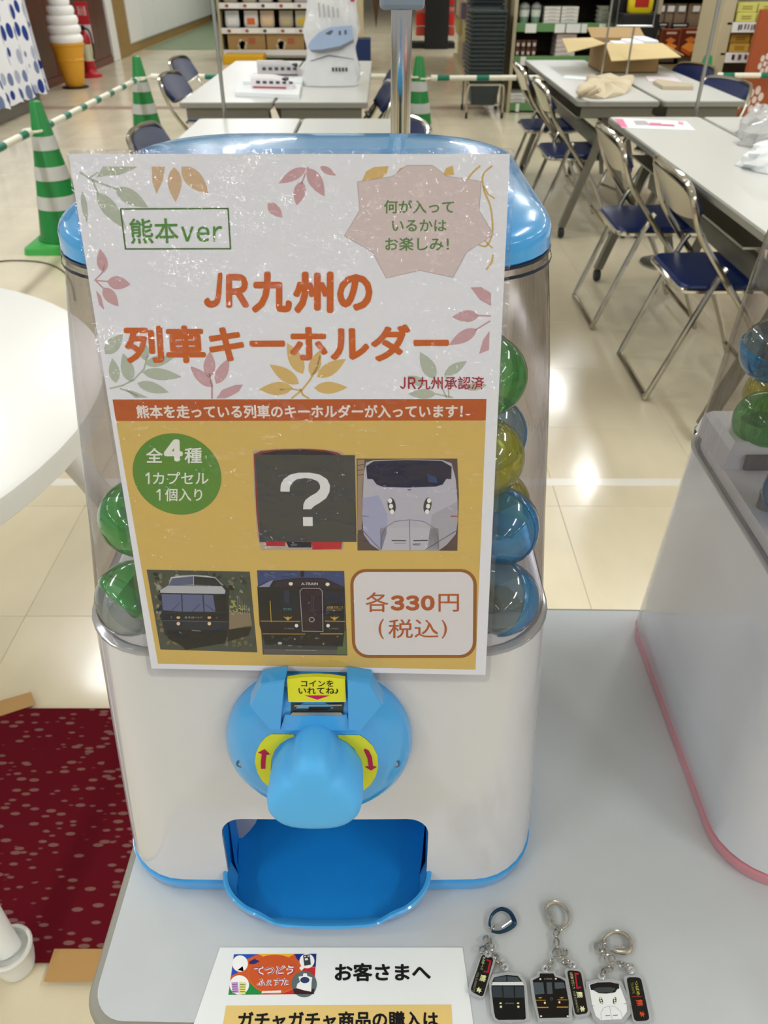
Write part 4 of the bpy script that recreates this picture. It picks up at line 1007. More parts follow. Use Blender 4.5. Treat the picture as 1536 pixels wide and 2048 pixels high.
# ------------------------------------------------------------------ key rings
def keyring(label, charm_poly, charm_draw, plate_quad, plate_draw, clip_pts, gate_pts, links, tint=None, hole1=None, hole2=None):
    c0 = at_z(*charm_poly[0], TZ)
    t = thing('key_ring', label, 'key ring', c0, 0)
    def A(px, py, l=0): return at_z(px, py, TZ+.0035+l)
    def low(px, py): return at_z(px, py, TZ+.0005)
    # acrylic train charm with a rim around the print
    cx = sum(p[0] for p in charm_poly)/len(charm_poly); cy = sum(p[1] for p in charm_poly)/len(charm_poly)
    def slab(poly):
        top = [A(*p) for p in poly]; bot = [Vector((p.x, p.y, TZ+.0005)) for p in top]
        return MB().loft([bot, top], M['acrylic'], smooth=False)
    ch = part('train_charm', slab([(cx+(x-cx)*1.10, cy+(y-cy)*1.07) for x, y in charm_poly]), None, t)
    part('eyelet', MB().tube([A(*p) for p in ell(hole1[0], hole1[1], 5, 5.5, 14)], .0012, M['acrylic'], n=6, closed=True), None, t)
    pr = MB(); charm_draw(pr, lambda x, y, l=0: A(x, y, .0001+l)); part('train_print', pr, None, ch)
    px = sum(p[0] for p in plate_quad)/4; py = sum(p[1] for p in plate_quad)/4
    def rq(quad, r=.18, n=4):
        out_ = []
        for i in range(4):
            a, b, c_ = Vector(quad[i-1]), Vector(quad[i]), Vector(quad[(i+1) % 4]); m_ = min((a-b).length, (c_-b).length)*.28
            p0 = b+(a-b).normalized()*m_; p2 = b+(c_-b).normalized()*m_
            for k in range(n+1):
                s_ = k/n; out_.append(tuple(p0*(1-s_)**2+b*2*s_*(1-s_)+p2*s_*s_))
        return out_
    big = [(px+(x-px)*1.28, py+(y-py)*1.09) for x, y in plate_quad]
    pt = part('name_plate', slab(rq(big)), None, t)
    pr = MB(); shape(pr, rq(plate_quad), ink('16100f'), A, .0001); plate_draw(pr, lambda x, y, l=0: A(x, y, .0002+l)); part('plate_print', pr, None, pt)
    if hole2: part('eyelet', MB().tube([A(*p) for p in ell(hole2[0], hole2[1], 5, 5.5, 14)], .0012, M['acrylic'], n=6, closed=True), None, t)
    def B3(p, z=.0035): return at_z(p[0], p[1], TZ+z)
    cp = smoothpts([B3(p) for p in clip_pts], 6)
    n = len(cp); rad = [.0009+.0011*abs(math.sin(PI*min(1, (n-1-i)/(n*.9))))*(.5+.5*i/n) for i in range(n)]
    part('clasp', MB().tube(cp, rad, M[tint or 'nickel'], n=8), None, t)
    part('clasp_gate', MB().tube([B3(p, .004) for p in gate_pts], .0007, M['nickel'], n=6), None, t)
    for lx, ly, rx_, ry_, rot, tilt in links:
        e_ = ell(lx, ly, rx_, ry_, 16, rot); 
        pts = [B3(p, .0035+tilt*.004*math.sin(2*PI*i/16)) for i, p in enumerate(e_)]
        part('ring', MB().tube(pts, .0007, M['nickel'], n=6, closed=True), None, t)
    return t
def s5(x, y): return (930+x/6.982, 1780+y/6.982)
def s6(x, y): return (1120+x/6.982, 1840+y/6.982)
def V(f, pts): return [f(*p) for p in pts]
# 1: navy train with white stripe
def d1(pr, S):
    s = lambda pts, c, l=0: shape(pr, V(s5, pts), ink(c), S, l)
    s([(408, 1220), (580, 1185), (740, 1200), (800, 1280), (825, 1350), (850, 1790), (830, 1810), (470, 1815), (425, 1785), (405, 1700), (370, 1400), (370, 1300)], '0d0f11')
    s([(415, 1222), (576, 1205), (576, 1270), (405, 1275)], '46505a', .0001); s([(594, 1205), (735, 1220), (775, 1275), (594, 1270)], '46505a', .0001)
    s([(385, 1285), (800, 1282), (826, 1330), (368, 1330)], 'dfe1e4', .0001)
    for q_ in ([(375, 1345), (515, 1345), (525, 1500), (390, 1500)], [(532, 1345), (678, 1345), (684, 1505), (540, 1503)], [(694, 1345), (820, 1345), (828, 1500), (700, 1505)]): s(q_, '333b44', .0001)
    for x in (497, 741): s(ell(x, 1581, 18, 11, 10), 'f0e0a0', .0001); s(ell(x+4, 1630, 17, 17, 12), 'eadcb0', .0001)
    s([(560, 1576), (685, 1576), (685, 1588), (560, 1588)], '55606a', .0001)
def pl1(pr, S):
    s = lambda pts, c, l=0: shape(pr, V(s5, pts), ink(c), S, l)
    text(pr, 'あそぼーい！', V(s5, [(292, 935), (248, 1115), (212, 1105), (250, 930)]), ink('b9d09a'), S, .0001, bold=.02)
    s([(300, 960), (370, 990), (330, 1160), (258, 1145), (262, 1125), (310, 1135), (340, 1000), (298, 985)], 'a81c2c', .00005)
    text(pr, '熊', V(s5, [(300, 1190), (285, 1290), (195, 1262), (225, 1180)]), ink('dfe3a8'), S, .0001, bold=.03)
    text(pr, '本', V(s5, [(245, 1385), (210, 1455), (148, 1405), (180, 1345)]), ink('e4e8b4'), S, .0001, bold=.05)
    text(pr, 'FOR KUMAMOTO', V(s5, [(195, 1160), (130, 1430), (98, 1420), (168, 1150)]), ink('8f9478'), S, .0001)
keyring('key ring with a navy and white-striped train charm and a dark blue tinted clasp', [s5(*p) for p in ((400, 1200), (580, 1165), (750, 1185), (835, 1330), (870, 1790), (640, 1830), (470, 1815), (420, 1790), (385, 1700), (355, 1300))],
        d1, [s5(*p) for p in ((240, 895), (402, 950), (250, 1500), (70, 1410))], pl1,
        V(s5, [(350, 540), (345, 440), (390, 330), (500, 265), (610, 300), (670, 380), (690, 470), (600, 545), (480, 590), (370, 575)]), V(s5, [(640, 430), (510, 520)]),
        [(*s5(375, 510), 5, 5.5, 0, .2), (*s5(310, 690), 8, 7, .3, .5), (*s5(340, 790), 9, 9, 0, .3), (*s5(250, 830), 6, 8, 1, .6), (*s5(430, 920), 6, 4, .7, .5), (*s5(470, 990), 6, 4, .9, -.5), (*s5(530, 1060), 6, 7, .5, .5)],
        tint='clasp_blue' if 'clasp_blue' in M else None, hole1=s5(560, 1075), hole2=s5(320, 890))
def d2(pr, S):
    s = lambda pts, c, l=0: shape(pr, V(s5, pts), ink(c), S, l)
    s([(945, 1260), (1040, 1212), (1045, 1165), (1235, 1165), (1255, 1210), (1340, 1235), (1395, 1270), (1450, 1560), (1450, 1780), (1040, 1790), (980, 1500)], '100c0b')
    s([(948, 1290), (1092, 1290), (1110, 1450), (975, 1460)], '4a545e', .0001); s([(1135, 1290), (1210, 1290), (1225, 1450), (1150, 1452)], '4a545e', .0001)
    s([(1250, 1290), (1380, 1290), (1400, 1370), (1258, 1380)], '4a545e', .0001)
    for x, y in ((1052, 1245), (1268, 1240)): s(ell(x, y, 14, 12, 10), 'ecebe0', .0001)
    text(pr, 'A-TRAIN', V(s5, [(1105, 1232), (1215, 1230), (1215, 1250), (1105, 1250)]), ink('a8a8a8'), S, .0001)
    for x in (1050, 1352): s([(x-30, 1498), (x+30, 1495), (x+10, 1515), (x-10, 1515)], 'b9892c', .0001)
    for a, b, yy, h in ((990, 1130, 1535, 8), (1290, 1430, 1530, 8), (1010, 1165, 1632, 14), (1282, 1440, 1628, 14)): s([(a, yy), (b, yy), (b, yy+h), (a, yy+h)], 'c0902e', .0001)
    for x, y in ((1115, 1575), (1318, 1568)): s(ell(x, y, 15, 16, 12), 'e8d99c', .0001)
    s(ell(1208, 1520, 20, 22, 14), '6b6a66', .0001); s(ell(1208, 1520, 14, 16, 14), '1a1615', .00015)
    for x in (1062, 1435): s(ell(x, 1762, 16, 12, 8), 'dfe0e0', .0001)
def pl2(pr, S):
    s = lambda pts, c, l=0: shape(pr, V(s6, pts), ink(c), S, l)
    text(pr, 'A列車で行こう', V(s6, [(175, 725), (215, 955), (180, 960), (130, 735)]), ink('b9c88a'), S, .0001, bold=.02)
    s([(200, 735), (262, 740), (258, 765), (225, 765), (250, 935), (290, 925), (295, 950), (232, 962)], 'b01c34', .00005)
    text(pr, '熊', V(s6, [(312, 1000), (325, 1085), (240, 1085), (225, 1000)]), ink('e6e8b8'), S, .0001, bold=.03)
    text(pr, '本', V(s6, [(345, 1200), (355, 1280), (285, 1285), (270, 1200)]), ink('e6e8b8'), S, .0001, bold=.05)
    text(pr, 'FOR KUMAMOTO', V(s6, [(212, 1000), (270, 1285), (240, 1290), (180, 1000)]), ink('9aa07c'), S, .0001)
keyring('key ring with a black train charm striped in gold, in the middle of the three', [s5(*p) for p in ((930, 1250), (1020, 1205), (1030, 1150), (1245, 1150), (1265, 1195), (1400, 1250), (1465, 1560), (1470, 1800), (1040, 1810), (960, 1500))],
        d2, [s6(*p) for p in ((95, 700), (290, 715), (395, 1300), (215, 1330))], pl2,
        V(s5, [(1330, 560), (1440, 470), (1450, 350), (1380, 230), (1260, 175), (1160, 210), (1135, 270), (1170, 360), (1190, 450), (1260, 540)]), V(s5, [(1180, 300), (1225, 440)]),
        [(*s5(1325, 530), 6, 5, 0, .2), (*s5(1280, 600), 5, 8, .4, .4), (*s5(1280, 740), 5, 9, 0, .3), (*s5(1295, 880), 10, 10, 0, .3), (*s5(1390, 870), 6, 6, 0, .6), (*s5(1190, 1010), 8, 4, -.8, .4), (*s5(1400, 990), 5, 6, .5, -.4), (*s5(1150, 1080), 6, 4, -.9, .4), (*s5(1480, 1030), 7, 4, .8, .4)],
        hole1=s5(1120, 1100), hole2=s6(175, 620))
def d3(pr, S):
    s = lambda pts, c, l=0: shape(pr, V(s6, pts), ink(c), S, l)
    s([(400, 900), (520, 865), (700, 860), (820, 890), (870, 1010), (930, 1170), (935, 1280), (860, 1385), (570, 1400), (500, 1340), (450, 1190), (420, 1000)], 'e9edf2')
    s([(415, 905), (520, 872), (700, 866), (822, 892), (828, 955), (800, 965), (770, 1010), (650, 1028), (540, 1022), (470, 980), (432, 975)], '1a1214', .0001)
    s([(470, 958), (535, 940), (700, 938), (765, 950), (770, 975), (720, 1008), (540, 1010), (490, 990)], '3d4448', .00015)
    for x, rot in ((573, -.32), (764, .1)):
        s(ell(x, 1125, 24, 50, 20, rot), '3c3c34', .0001)
        for k in (-1, 0, 1): s(ell(x-k*28*math.sin(rot)*-1*0+(-k*9 if rot < 0 else k*-3)*-1, 1125+k*30, 12, 13, 10), 'f3f0d0', .00015)
    def ln(pts, wd, c):
        for q_ in stroke(V(s6, pts), wd): shape(pr, q_, ink(c), S, .0001)
    ln([(580, 1395), (570, 1300), (610, 1225), (690, 1200), (770, 1210), (850, 1280), (875, 1385)], .5, '8a8f96'); ln([(690, 1200), (730, 1395)], .5, '8a8f96')
    ln([(635, 1338), (700, 1334)], 1.2, '1a1a1c'); ln([(740, 1332), (805, 1328)], 1.2, '1a1a1c'); ln([(443, 1198), (478, 1198)], .8, '5a4040'); ln([(890, 1168), (930, 1168)], .8, '7a4a5a')
def pl3(pr, S):
    s = lambda pts, c, l=0: shape(pr, V(s6, pts), ink(c), S, l)
    text(pr, 'つばめ', V(s6, [(1082, 850), (1122, 1050), (1075, 1055), (1040, 855)]), ink('c7cc5a'), S, .0001, bold=.01)
    text(pr, 'TSUBAME', V(s6, [(1020, 870), (1048, 1025), (1015, 1030), (985, 872)]), ink('7d8238'), S, .0001)
    s([(1000, 1068), (1140, 1064), (1142, 1072), (1001, 1076)], 'b03a2a', .0001)
    text(pr, '熊', V(s6, [(1150, 1108), (1165, 1200), (1080, 1200), (1055, 1115)]), ink('d8532a'), S, .0001, bold=.02)
    text(pr, '本', V(s6, [(1180, 1270), (1190, 1355), (1120, 1350), (1095, 1280)]), ink('d8532a'), S, .0001, bold=.03)
keyring('key ring with a white bullet train charm, rightmost and nearest the picture edge', [s6(*p) for p in ((385, 880), (520, 845), (700, 838), (840, 870), (900, 1010), (960, 1170), (960, 1300), (880, 1405), (560, 1425), (480, 1350), (425, 1190), (395, 1000))],
        d3, [s6(*p) for p in ((925, 798), (1130, 800), (1255, 1400), (1040, 1418))], pl3,
        V(s6, [(650, 370), (610, 280), (680, 200), (780, 165), (900, 200), (980, 290), (985, 400), (930, 455), (800, 450), (720, 410)]), V(s6, [(900, 385), (770, 385), (770, 440)]),
        [(*s6(610, 300), 5, 5, 0, .3), (*s6(540, 380), 8, 11, -.4, .4), (*s6(600, 440), 5, 8, -.7, .5), (*s6(695, 545), 10, 10, 0, .3), (*s6(850, 610), 7, 4, .5, .6), (*s6(680, 680), 8, 5, .1, .5), (*s6(605, 720), 4, 7, .5, .4), (*s6(970, 670), 7, 8, .6, .3)],
        hole1=s6(580, 780), hole2=s6(990, 700))
# ------------------------------------------------------------------ folding chairs
def chair_root(name, label, loc, rz, group):
    return thing(name, label, 'chair', loc, rz, group)
def make_chair(label, loc, rz, group):
    """chrome tube folding chair facing local +y, navy seat and back pad, pressed steel back shell"""
    t = chair_root('folding_chair', label, loc, rz, group)
    W2 = .205
    # long tube: front floor -> up and back -> back rest arch -> down the other side
    P_ = [(-W2+.005, .235, .012), (-W2+.003, .11, .27), (-W2, -.045, .46), (-W2, -.135, .575), (-W2+.004, -.175, .66), (-W2+.02, -.195, .715), (-.14, -.212, .738), (0, -.225, .744), (.14, -.212, .738), (W2-.02, -.195, .715), (W2-.004, -.175, .66), (W2, -.135, .575), (W2, -.045, .46), (W2-.003, .11, .27), (W2-.005, .235, .012)]
    part('back_tube', MB().tube(smoothpts(P_, 4), .0105, M['chrome_soft'], n=8), None, t, local=True)
    # rear leg loop: pivots above the seat, bar across the floor behind
    Q_ = [(-W2+.018, -.025, .475), (-W2+.016, -.06, .40), (-W2+.016, -.185, .045), (-W2+.03, -.195, .012), (-W2+.06, -.195, .011), (W2-.06, -.195, .011), (W2-.03, -.195, .012), (W2-.016, -.185, .045), (W2-.016, -.06, .40), (W2-.018, -.025, .475)]
    part('rear_leg', MB().tube(smoothpts(Q_, 3), .0105, M['chrome_soft'], n=8), None, t, local=True)
    part('front_bar', MB().tube([(-W2+.01, .215, .055), (W2-.01, .215, .055)], .009, M['chrome_soft'], n=8), None, t, local=True)
    # seat
    so = [(x, y) for x, y in rrect(-.172, -.15, .172, .205, .035, 4)]
    def lp(s_, z): return [(x*s_, (y-.03)*s_+.03, z+.004*((y-.03)/.18)) for x, y in so]
    st = part('seat', MB().loft([lp(.97, .392), lp(1.0, .398), lp(1.0, .408), lp(.97, .417), (lp(.80, .420))], M['seat_blue']), None, t, local=True)
    part('seat_frame', MB().tube([(x*1.015, (y-.03)*1.015+.03, .394) for x, y in so], .009, M['chrome'], n=6, closed=True), None, t, local=True)
    # back shell (chrome, curved) and pad
    def bk(off, z0, z1, x1, m):
        ls = []
        for k in range(7):
            s_ = k/6; z = z0+(z1-z0)*s_; 
            row = []
            for j in range(9):
                u = -1+j/4; wv = x1*(1-.10*(1-s_)**2-.12*max(0, s_-.75)*4*abs(u)**3)
                y = -.150-.058*s_+.0-.028*(1-u*u)*(.6+.4*s_)+off
                zz = z-.022*(s_**3)*u*u+.018*((1-s_)**3)*u*u
                row.append((u*wv, y, zz))
            ls.append(row)
        return ls
    a = bk(-.004, .605, .735, .190, 0); b = bk(.006, .605, .735, .190, 0)
    def slab(a, b, m):
        mb = MB(); mb.loft(a, m, False, False, closed=False); mb.loft(b, m, False, False, closed=False)
        ring_a = a[0]+[r[-1] for r in a[1:]]+a[-1][::-1][1:]+[r[0] for r in a[::-1][1:-1]]
        ring_b = b[0]+[r[-1] for r in b[1:]]+b[-1][::-1][1:]+[r[0] for r in b[::-1][1:-1]]
        mb.loft([ring_a, ring_b], m, False, False)
        return mb
    part('back_shell', slab(a, b, M['chrome_plate']), None, t, local=True)
    c_ = bk(.0065, .612, .748, .192, 0); d_ = bk(.020, .622, .738, .180, 0)
    part('back_pad', slab(c_, d_, M['navy']), None, t, local=True)
    return t
mat('chrome_plate', 'cdc8ba', rough=.28, metal=.85)
CG = 'chrome folding chairs with navy pads'
ch = make_chair('navy and chrome folding chair nearest the camera, at the flyer table', (1.125, 2.66, 0), -PI/2, CG)
for x, y, rz, lb in ((1.075, 3.30, -PI/2, 'navy and chrome folding chair second nearest, under the far end of the flyer table'),
                     (1.03, 4.66, -PI/2, 'navy and chrome folding chair at the tote bag table, the nearer of the pair'),
                     (1.03, 5.44, -PI/2, 'navy and chrome folding chair at the tote bag table, the farther of the pair'),
                     (-.735, 3.30, -PI/2-.06, 'navy folding chair whose rounded back pad shows just above the top left of the poster'),
                     (-1.0, 4.93, -PI/2-.1, 'navy folding chair at the paper-stack table, the nearer of the pair'),
                     (-1.12, 5.72, -PI/2-.1, 'navy folding chair at the paper-stack table, the farther of the pair'),
                     (-.12, 5.30, PI/2+.12, 'navy folding chair seen edge-on beside the plastic bag table, the farther one'),
                     (-.17, 4.55, PI/2+.12, 'navy folding chair seen edge-on beside the plastic bag table, the nearer one'),
                     (-.065, 3.40, PI/2+.25, 'navy folding chair just right of the chrome pole, partly behind it'),
                     (1.70, 5.30, PI/2+.35, 'navy folding chair beside the thin books, the farther of the pair'),
                     (1.66, 4.66, PI/2+.35, 'navy folding chair beside the thin books, the nearer of the pair')):
    dup(ch, (x, y, 0), rz, lb)

# ------------------------------------------------------------------ round garden table at the left
RC = Vector((-1.109, 1.099, 0)); RR = .637
def round_table():
    t = thing('round_table', 'round white plastic garden table at the left edge', 'table', RC)
    part('tabletop', MB().lathe([(.001, .7), (RR-.012, .7), (RR-.003, .6975), (RR, .690), (RR, .664), (RR-.004, .660), (RR-.010, .662), (RR-.012, .690), (.001, .692)], M['plastic_white'], n=72, c=(RC.x, RC.y, 0), cap0=False, cap1=False), None, t)
    for top, bot in (((-.80, .78), (-.578, .572)), ((-.66, 1.25), (-.50, 1.42)), ((-1.45, .8), (-1.65, .6)), ((-1.4, 1.4), (-1.6, 1.6))):
        a = Vector((*top, .662)); b = Vector((*bot, .052)); d = (b-a)
        lg = part('leg', MB().tube([a, a+d*.3, b], [.030, .026, .019], M['plastic_white'], n=14), None, t)
        part('foot_cap', MB().lathe([(.020, .001), (.026, .004), (.031, .030), (.034, .056), (.036, .060), (.034, .064), (.030, .062), (.028, .050)], M['plastic_white'], n=24, c=(b.x, b.y, 0)), None, lg)
round_table()

# ------------------------------------------------------------------ poles
def pole(name, x, y, r, z0, z1, m, label, cat='pole', base=True, clampz=None):
    t = thing(name, label, cat, (x, y, 0))
    part('tube', MB().tube([(x, y, .012), (x, y, z1)], r, m, n=28), None, t)
    if base: part('base_plate', MB().lathe([(.12, 0), (.12, .008), (.11, .012), (.02, .014)], m, n=36, c=(x, y, 0)), None, t)
    if clampz:
        cb = MB(); cb.box(x-.020, y-.016, clampz, x+.020, y+.016, clampz+.05, bev=.004)
        part('clamp', cb, mat('clamp_grey', '7e8b97', rough=.35), t)
    return t
pole('chrome_pole', .0160, .83, .0096, 0, 1.9, M['chrome'], 'thick chrome pole with a grey clamp standing behind the blue-lidded machine', clampz=1.2575)
lp_ = at_z(451, 233, .70); pole('partition_pole', -.725, 3.92, .0085, 0, 2.2, M['steel'], 'thin grey partition pole between the left tables')
pole('partition_pole', 1.435, 3.97, .0085, 0, 2.2, M['steel'], 'thin grey partition pole between the right tables')

# ------------------------------------------------------------------ cones and striped bars
def cone(x, y, label, loc=None):
    t = thing('traffic_cone', label, 'cone', (x, y, 0), 0, 'green and white traffic cones')
    t['label'] = label
    def r(z): return .135+(z-.045)/(.70-.045)*(.028-.135)
    part('base', MB().loft([[(x+a, y+b, 0) for a, b in rrect(-.185, -.185, .185, .185, .04, 3)], [(x+a, y+b, .03) for a, b in rrect(-.18, -.18, .18, .18, .04, 3)], [(x+a, y+b, .036) for a, b in rrect(-.155, -.155, .155, .155, .06, 3)], [(x+.146*math.cos(q), y+.146*math.sin(q), .045) for q in [PI/4+2*PI*(k-1.5)/16 for k in range(16)]]], M['cone_green_light'], smooth=False), None, t)
    part('cone_body', MB().lathe([(.145, .045), (.145, .055), (r(.06), .06), (r(.69), .69), (.024, .70), (.012, .705), (.001, .706)], M['cone_green'], n=28, c=(x, y, 0), cap0=False), None, t)
    for z0, z1 in ((.205, .27), (.345, .41), (.485, .548)):
        part('reflective_band', MB().lathe([(r(z0)+.001, z0), (r(z0)+.003, z0+.001), (r(z1)+.003, z1-.001), (r(z1)+.001, z1)], M['reflect_band'], n=28, c=(x, y, 0), cap0=False, cap1=False), None, t)
    return t
cone(-1.72, 4.28, 'green cone with white bands standing nearest at the left')
cone(-1.74, 6.28, 'green cone with white bands at the corner of the barrier, second on the left')
cone(.25, 6.30, 'green cone with white bands partly behind the chrome pole')
cone(2.30, 6.35, 'green cone whose tip only shows above the right table')
def bar(a, b, label, n_green):
    a = Vector(a); b = Vector(b); d = b-a; L_ = d.length; u = d/L_
    t = thing('barrier_bar', label, 'barrier bar', a, 0, 'green and white barrier bars')
    t['label'] = label
    part('pole', MB().tube([a+u*.07, b-u*.07], .017, M['bar_white'], n=12), None, t)
    for e_, s in ((a, 1), (b, -1)):
        c_ = e_+Vector((0, 0, 0)); pts = [c_+Vector((.050*math.cos(q), .050*math.sin(q), 0)) for q in [2*PI*k/20 for k in range(20)]]
        part('end_ring', MB().tube(pts, .006, M['bar_white'], n=6, closed=True), None, t)
        part('end_grip', MB().tube([e_+u*s*.055, e_+u*s*.10], .020, M['bar_white'], n=10), None, t)
    st = L_/(n_green)
    for k in range(n_green):
        p = a+u*(st*(k+.5))
        part('green_stripe', MB().tube([p-u*.045, p+u*.045], .0178, M['bar_green'], n=12), None, t)
ZB = .565
bar((-1.75, 2.28, ZB+.01), (-1.75, 4.25, ZB+.01), 'striped barrier bar from the picture edge to the nearest cone', 7)
bar((-1.75, 4.31, ZB), (-1.74, 6.25, ZB), 'striped barrier bar between the two left cones', 7)
bar((-1.71, 6.28, ZB+.01), (.22, 6.30, ZB+.01), 'striped barrier bar running behind the paper-stack tables', 6)
bar((.28, 6.30, ZB), (2.27, 6.35, ZB), 'striped barrier bar in front of the dark basket stack', 7)
bar((2.33, 6.35, ZB+.01), (4.3, 6.40, ZB+.01), 'striped barrier bar at the right in front of the orange panel', 7)

# ------------------------------------------------------------------ soft ice cream figure, extinguisher, cloth stand
def ice():
    x, y = -3.62, 10.3
    t = thing('ice_cream_figure', 'giant soft ice cream display figure in an orange cone by the brown wall', 'display figure', (x, y, 0))
    part('stand', MB().lathe([(.15, 0), (.15, .012), (.10, .02)], M['black'], n=28, c=(x, y, 0)), None, t)
    part('wafer_cone', MB().lathe([(.098, .018), (.105, .03), (.150, .27), (.156, .275), (.158, .295), (.153, .30), (.178, .425), (.188, .43), (.190, .45), (.17, .452)], M['ice_cone'], n=36, c=(x, y, 0)), None, t)
    prof = []
    for k, (r, z) in enumerate(((.187, .49), (.183, .585), (.172, .675), (.150, .765), (.118, .85), (.080, .925))):
        for a in range(-4, 5):
            q = a/4*1.25; prof.append((r-.030+.032*math.cos(q), z+.046*math.sin(q)*1.0))
    prof += [(.045, .985), (.028, 1.02), (.012, 1.05), (.001, 1.06)]
    part('cream_swirl', MB().lathe([(.15, .448)]+prof, M['ice_white'], n=36, c=(x, y, 0)), None, t)
ice()
def ext():
    x, y = -3.72, 11.25
    t = thing('fire_extinguisher', 'red fire extinguisher on a red floor stand behind the ice cream figure', 'fire extinguisher', (x, y, 0))
    part('stand', MB().lathe([(.13, 0), (.13, .025), (.10, .035), (.075, .06), (.07, .10)], M['red'], n=24, c=(x, y, 0)), None, t)
    part('cylinder', MB().lathe([(.06, .09), (.066, .10), (.066, .42), (.05, .47), (.022, .49), (.02, .51)], M['red'], n=24, c=(x, y, 0)), None, t)
    part('valve', MB().box(x-.02, y-.03, .51, x+.02, y+.03, .55, bev=.005).box(x-.012, y-.09, .545, x+.012, y+.02, .56), M['black'], t)
    part('hose', MB().tube(smoothpts([(x+.02, y-.03, .53), (x+.09, y-.05, .5), (x+.10, y-.04, .35), (x+.08, y-.03, .2)], 5), .010, M['black']), None, t)
    part('paper_label', MB().loft([[(x+.068*math.cos(q), y+.068*math.sin(q), z) for q in [-PI*.62+PI*.75*k/10 for k in range(11)]] for z in (.18, .36)], ink('c9c8a8'), False, False, closed=False), None, t)
    part('sign_board', MB().box(x-.075, y+.085, .56, x+.075, y+.092, .80, bev=.003), ink('c9343c'), t)
    part('sign_board', MB().box(x-.072, y+.0845, .36, x+.075, y+.092, .56, bev=.003), ink('e3dfe4'), t)
    p_ = MB(); text(p_, '消火器', ((0, 0), (1, 0), (1, 1), (0, 1)), ink('f1eded'), lambda u, v, l=0: Vector((x-.055+.11*u, y+.0835, .755-.10*v)))
    part('lettering', p_, None, t)
    part('sign_post', MB().tube([(x, y+.09, .03), (x, y+.09, .40)], .008), M['red'], t)
ext()
def cloth():
    x = -3.52; t = thing('cloth_stand', 'display stand draped with white cloth patterned with blue ovals, on a grey plinth', 'stand', (x-.5, 7.6, 0))
    part('plinth', MB().box(x-1.1, 5.2, 0, x-.02, 8.98, .16, bev=.008), mat('plinth_grey', '77736e', rough=.5), t)
    loops = []
    for k in range(12):
        z = .14+k*.12; row = []
        for j in range(120):
            y = 5.2+3.8*j/119; amp = .03*(1.25-k/14)
            row.append((x+.02+amp*math.sin(j*.62+.5*math.sin(k*.5))+.06*(1-k/11)**2, y, z+(.012*math.sin(j*1.1) if k == 0 else 0)))
        loops.append(row)
    part('cloth', MB().loft(loops, M['oval_cloth'], False, False, closed=False), None, t)
    e_ = MB().loft([[(x+.02+.06*(1-k/11)**2-.9*s_, 9.0+.012*math.sin(s_*30), .14+k*.12) for s_ in [q/14 for q in range(15)]] for k in range(12)], M['oval_cloth'], False, False, closed=False)
    part('cloth_end', e_, None, t)
    part('frame', MB().box(x-1.0, 5.25, .16, x-.06, 8.93, 1.45), M['white_panel'], t)
cloth()

# ------------------------------------------------------------------ white cupboards along the left wall, green slide, far fittings
for k in range(8):
    y0 = 13.95+k*.86
    t = thing('wall_cupboard', 'white cupboard front with brown plinth along the left wall, unit %s from the tan post' % ('first second third fourth fifth sixth seventh eighth'.split()[k]), 'cupboard', (WX-.15, y0+.43, 0), 0, 'white cupboards along the left wall')
    part('plinth', MB().box(WX-.3, y0, 0, WX-.03, y0+.86, .13), M['tan_wood'], t)
    part('cupboard_frame', MB().box(WX-.3, y0, .13, WX-.015, y0+.86, 1.0), M['white_panel'], t)
    part('door', MB().box(WX-.015, y0+.012, .15, WX, y0+.848, .99, bev=.004), M['white_panel'], t)
def slide():
    t = thing('play_slide', 'bright green moulded play slide far at the back', 'slide', (-3.4, 21.6, 0))
    for k, (xa, xb, z0, z1, dy) in enumerate(((-6.5, -2.2, .12, .42, 0), (-6.2, -2.6, .38, .78, .35), (-6.0, -3.0, .70, 1.2, .8))):
        ls = []
        for j in range(13):
            u = j/12; x = xa+(xb-xa)*u; zz = (z1-z0)*(.55+.45*math.cos((u-.3)*3.0))
            ls.append([(x, 21.2+dy+.25*math.cos(q), z0+zz*.5+zz*.5*math.sin(q)) for q in [2*PI*i/16 for i in range(16)]])
        part('slide_ramp', MB().loft(ls, M['slide_green']), None, t)
    part('kick_board', MB().box(-6.5, 21.15, 0, -2.2, 21.6, .14, bev=.02), M['black'], t)
slide()
single('turf_mat', MB().box(WX+.02, 14.6, .001, -2.6, 21.1, .006), ink('7f8f72'), 'pale green mat on the floor in front of the play slide', 'mat')  # the slide's reflection on the floor, painted as a thin green sheet

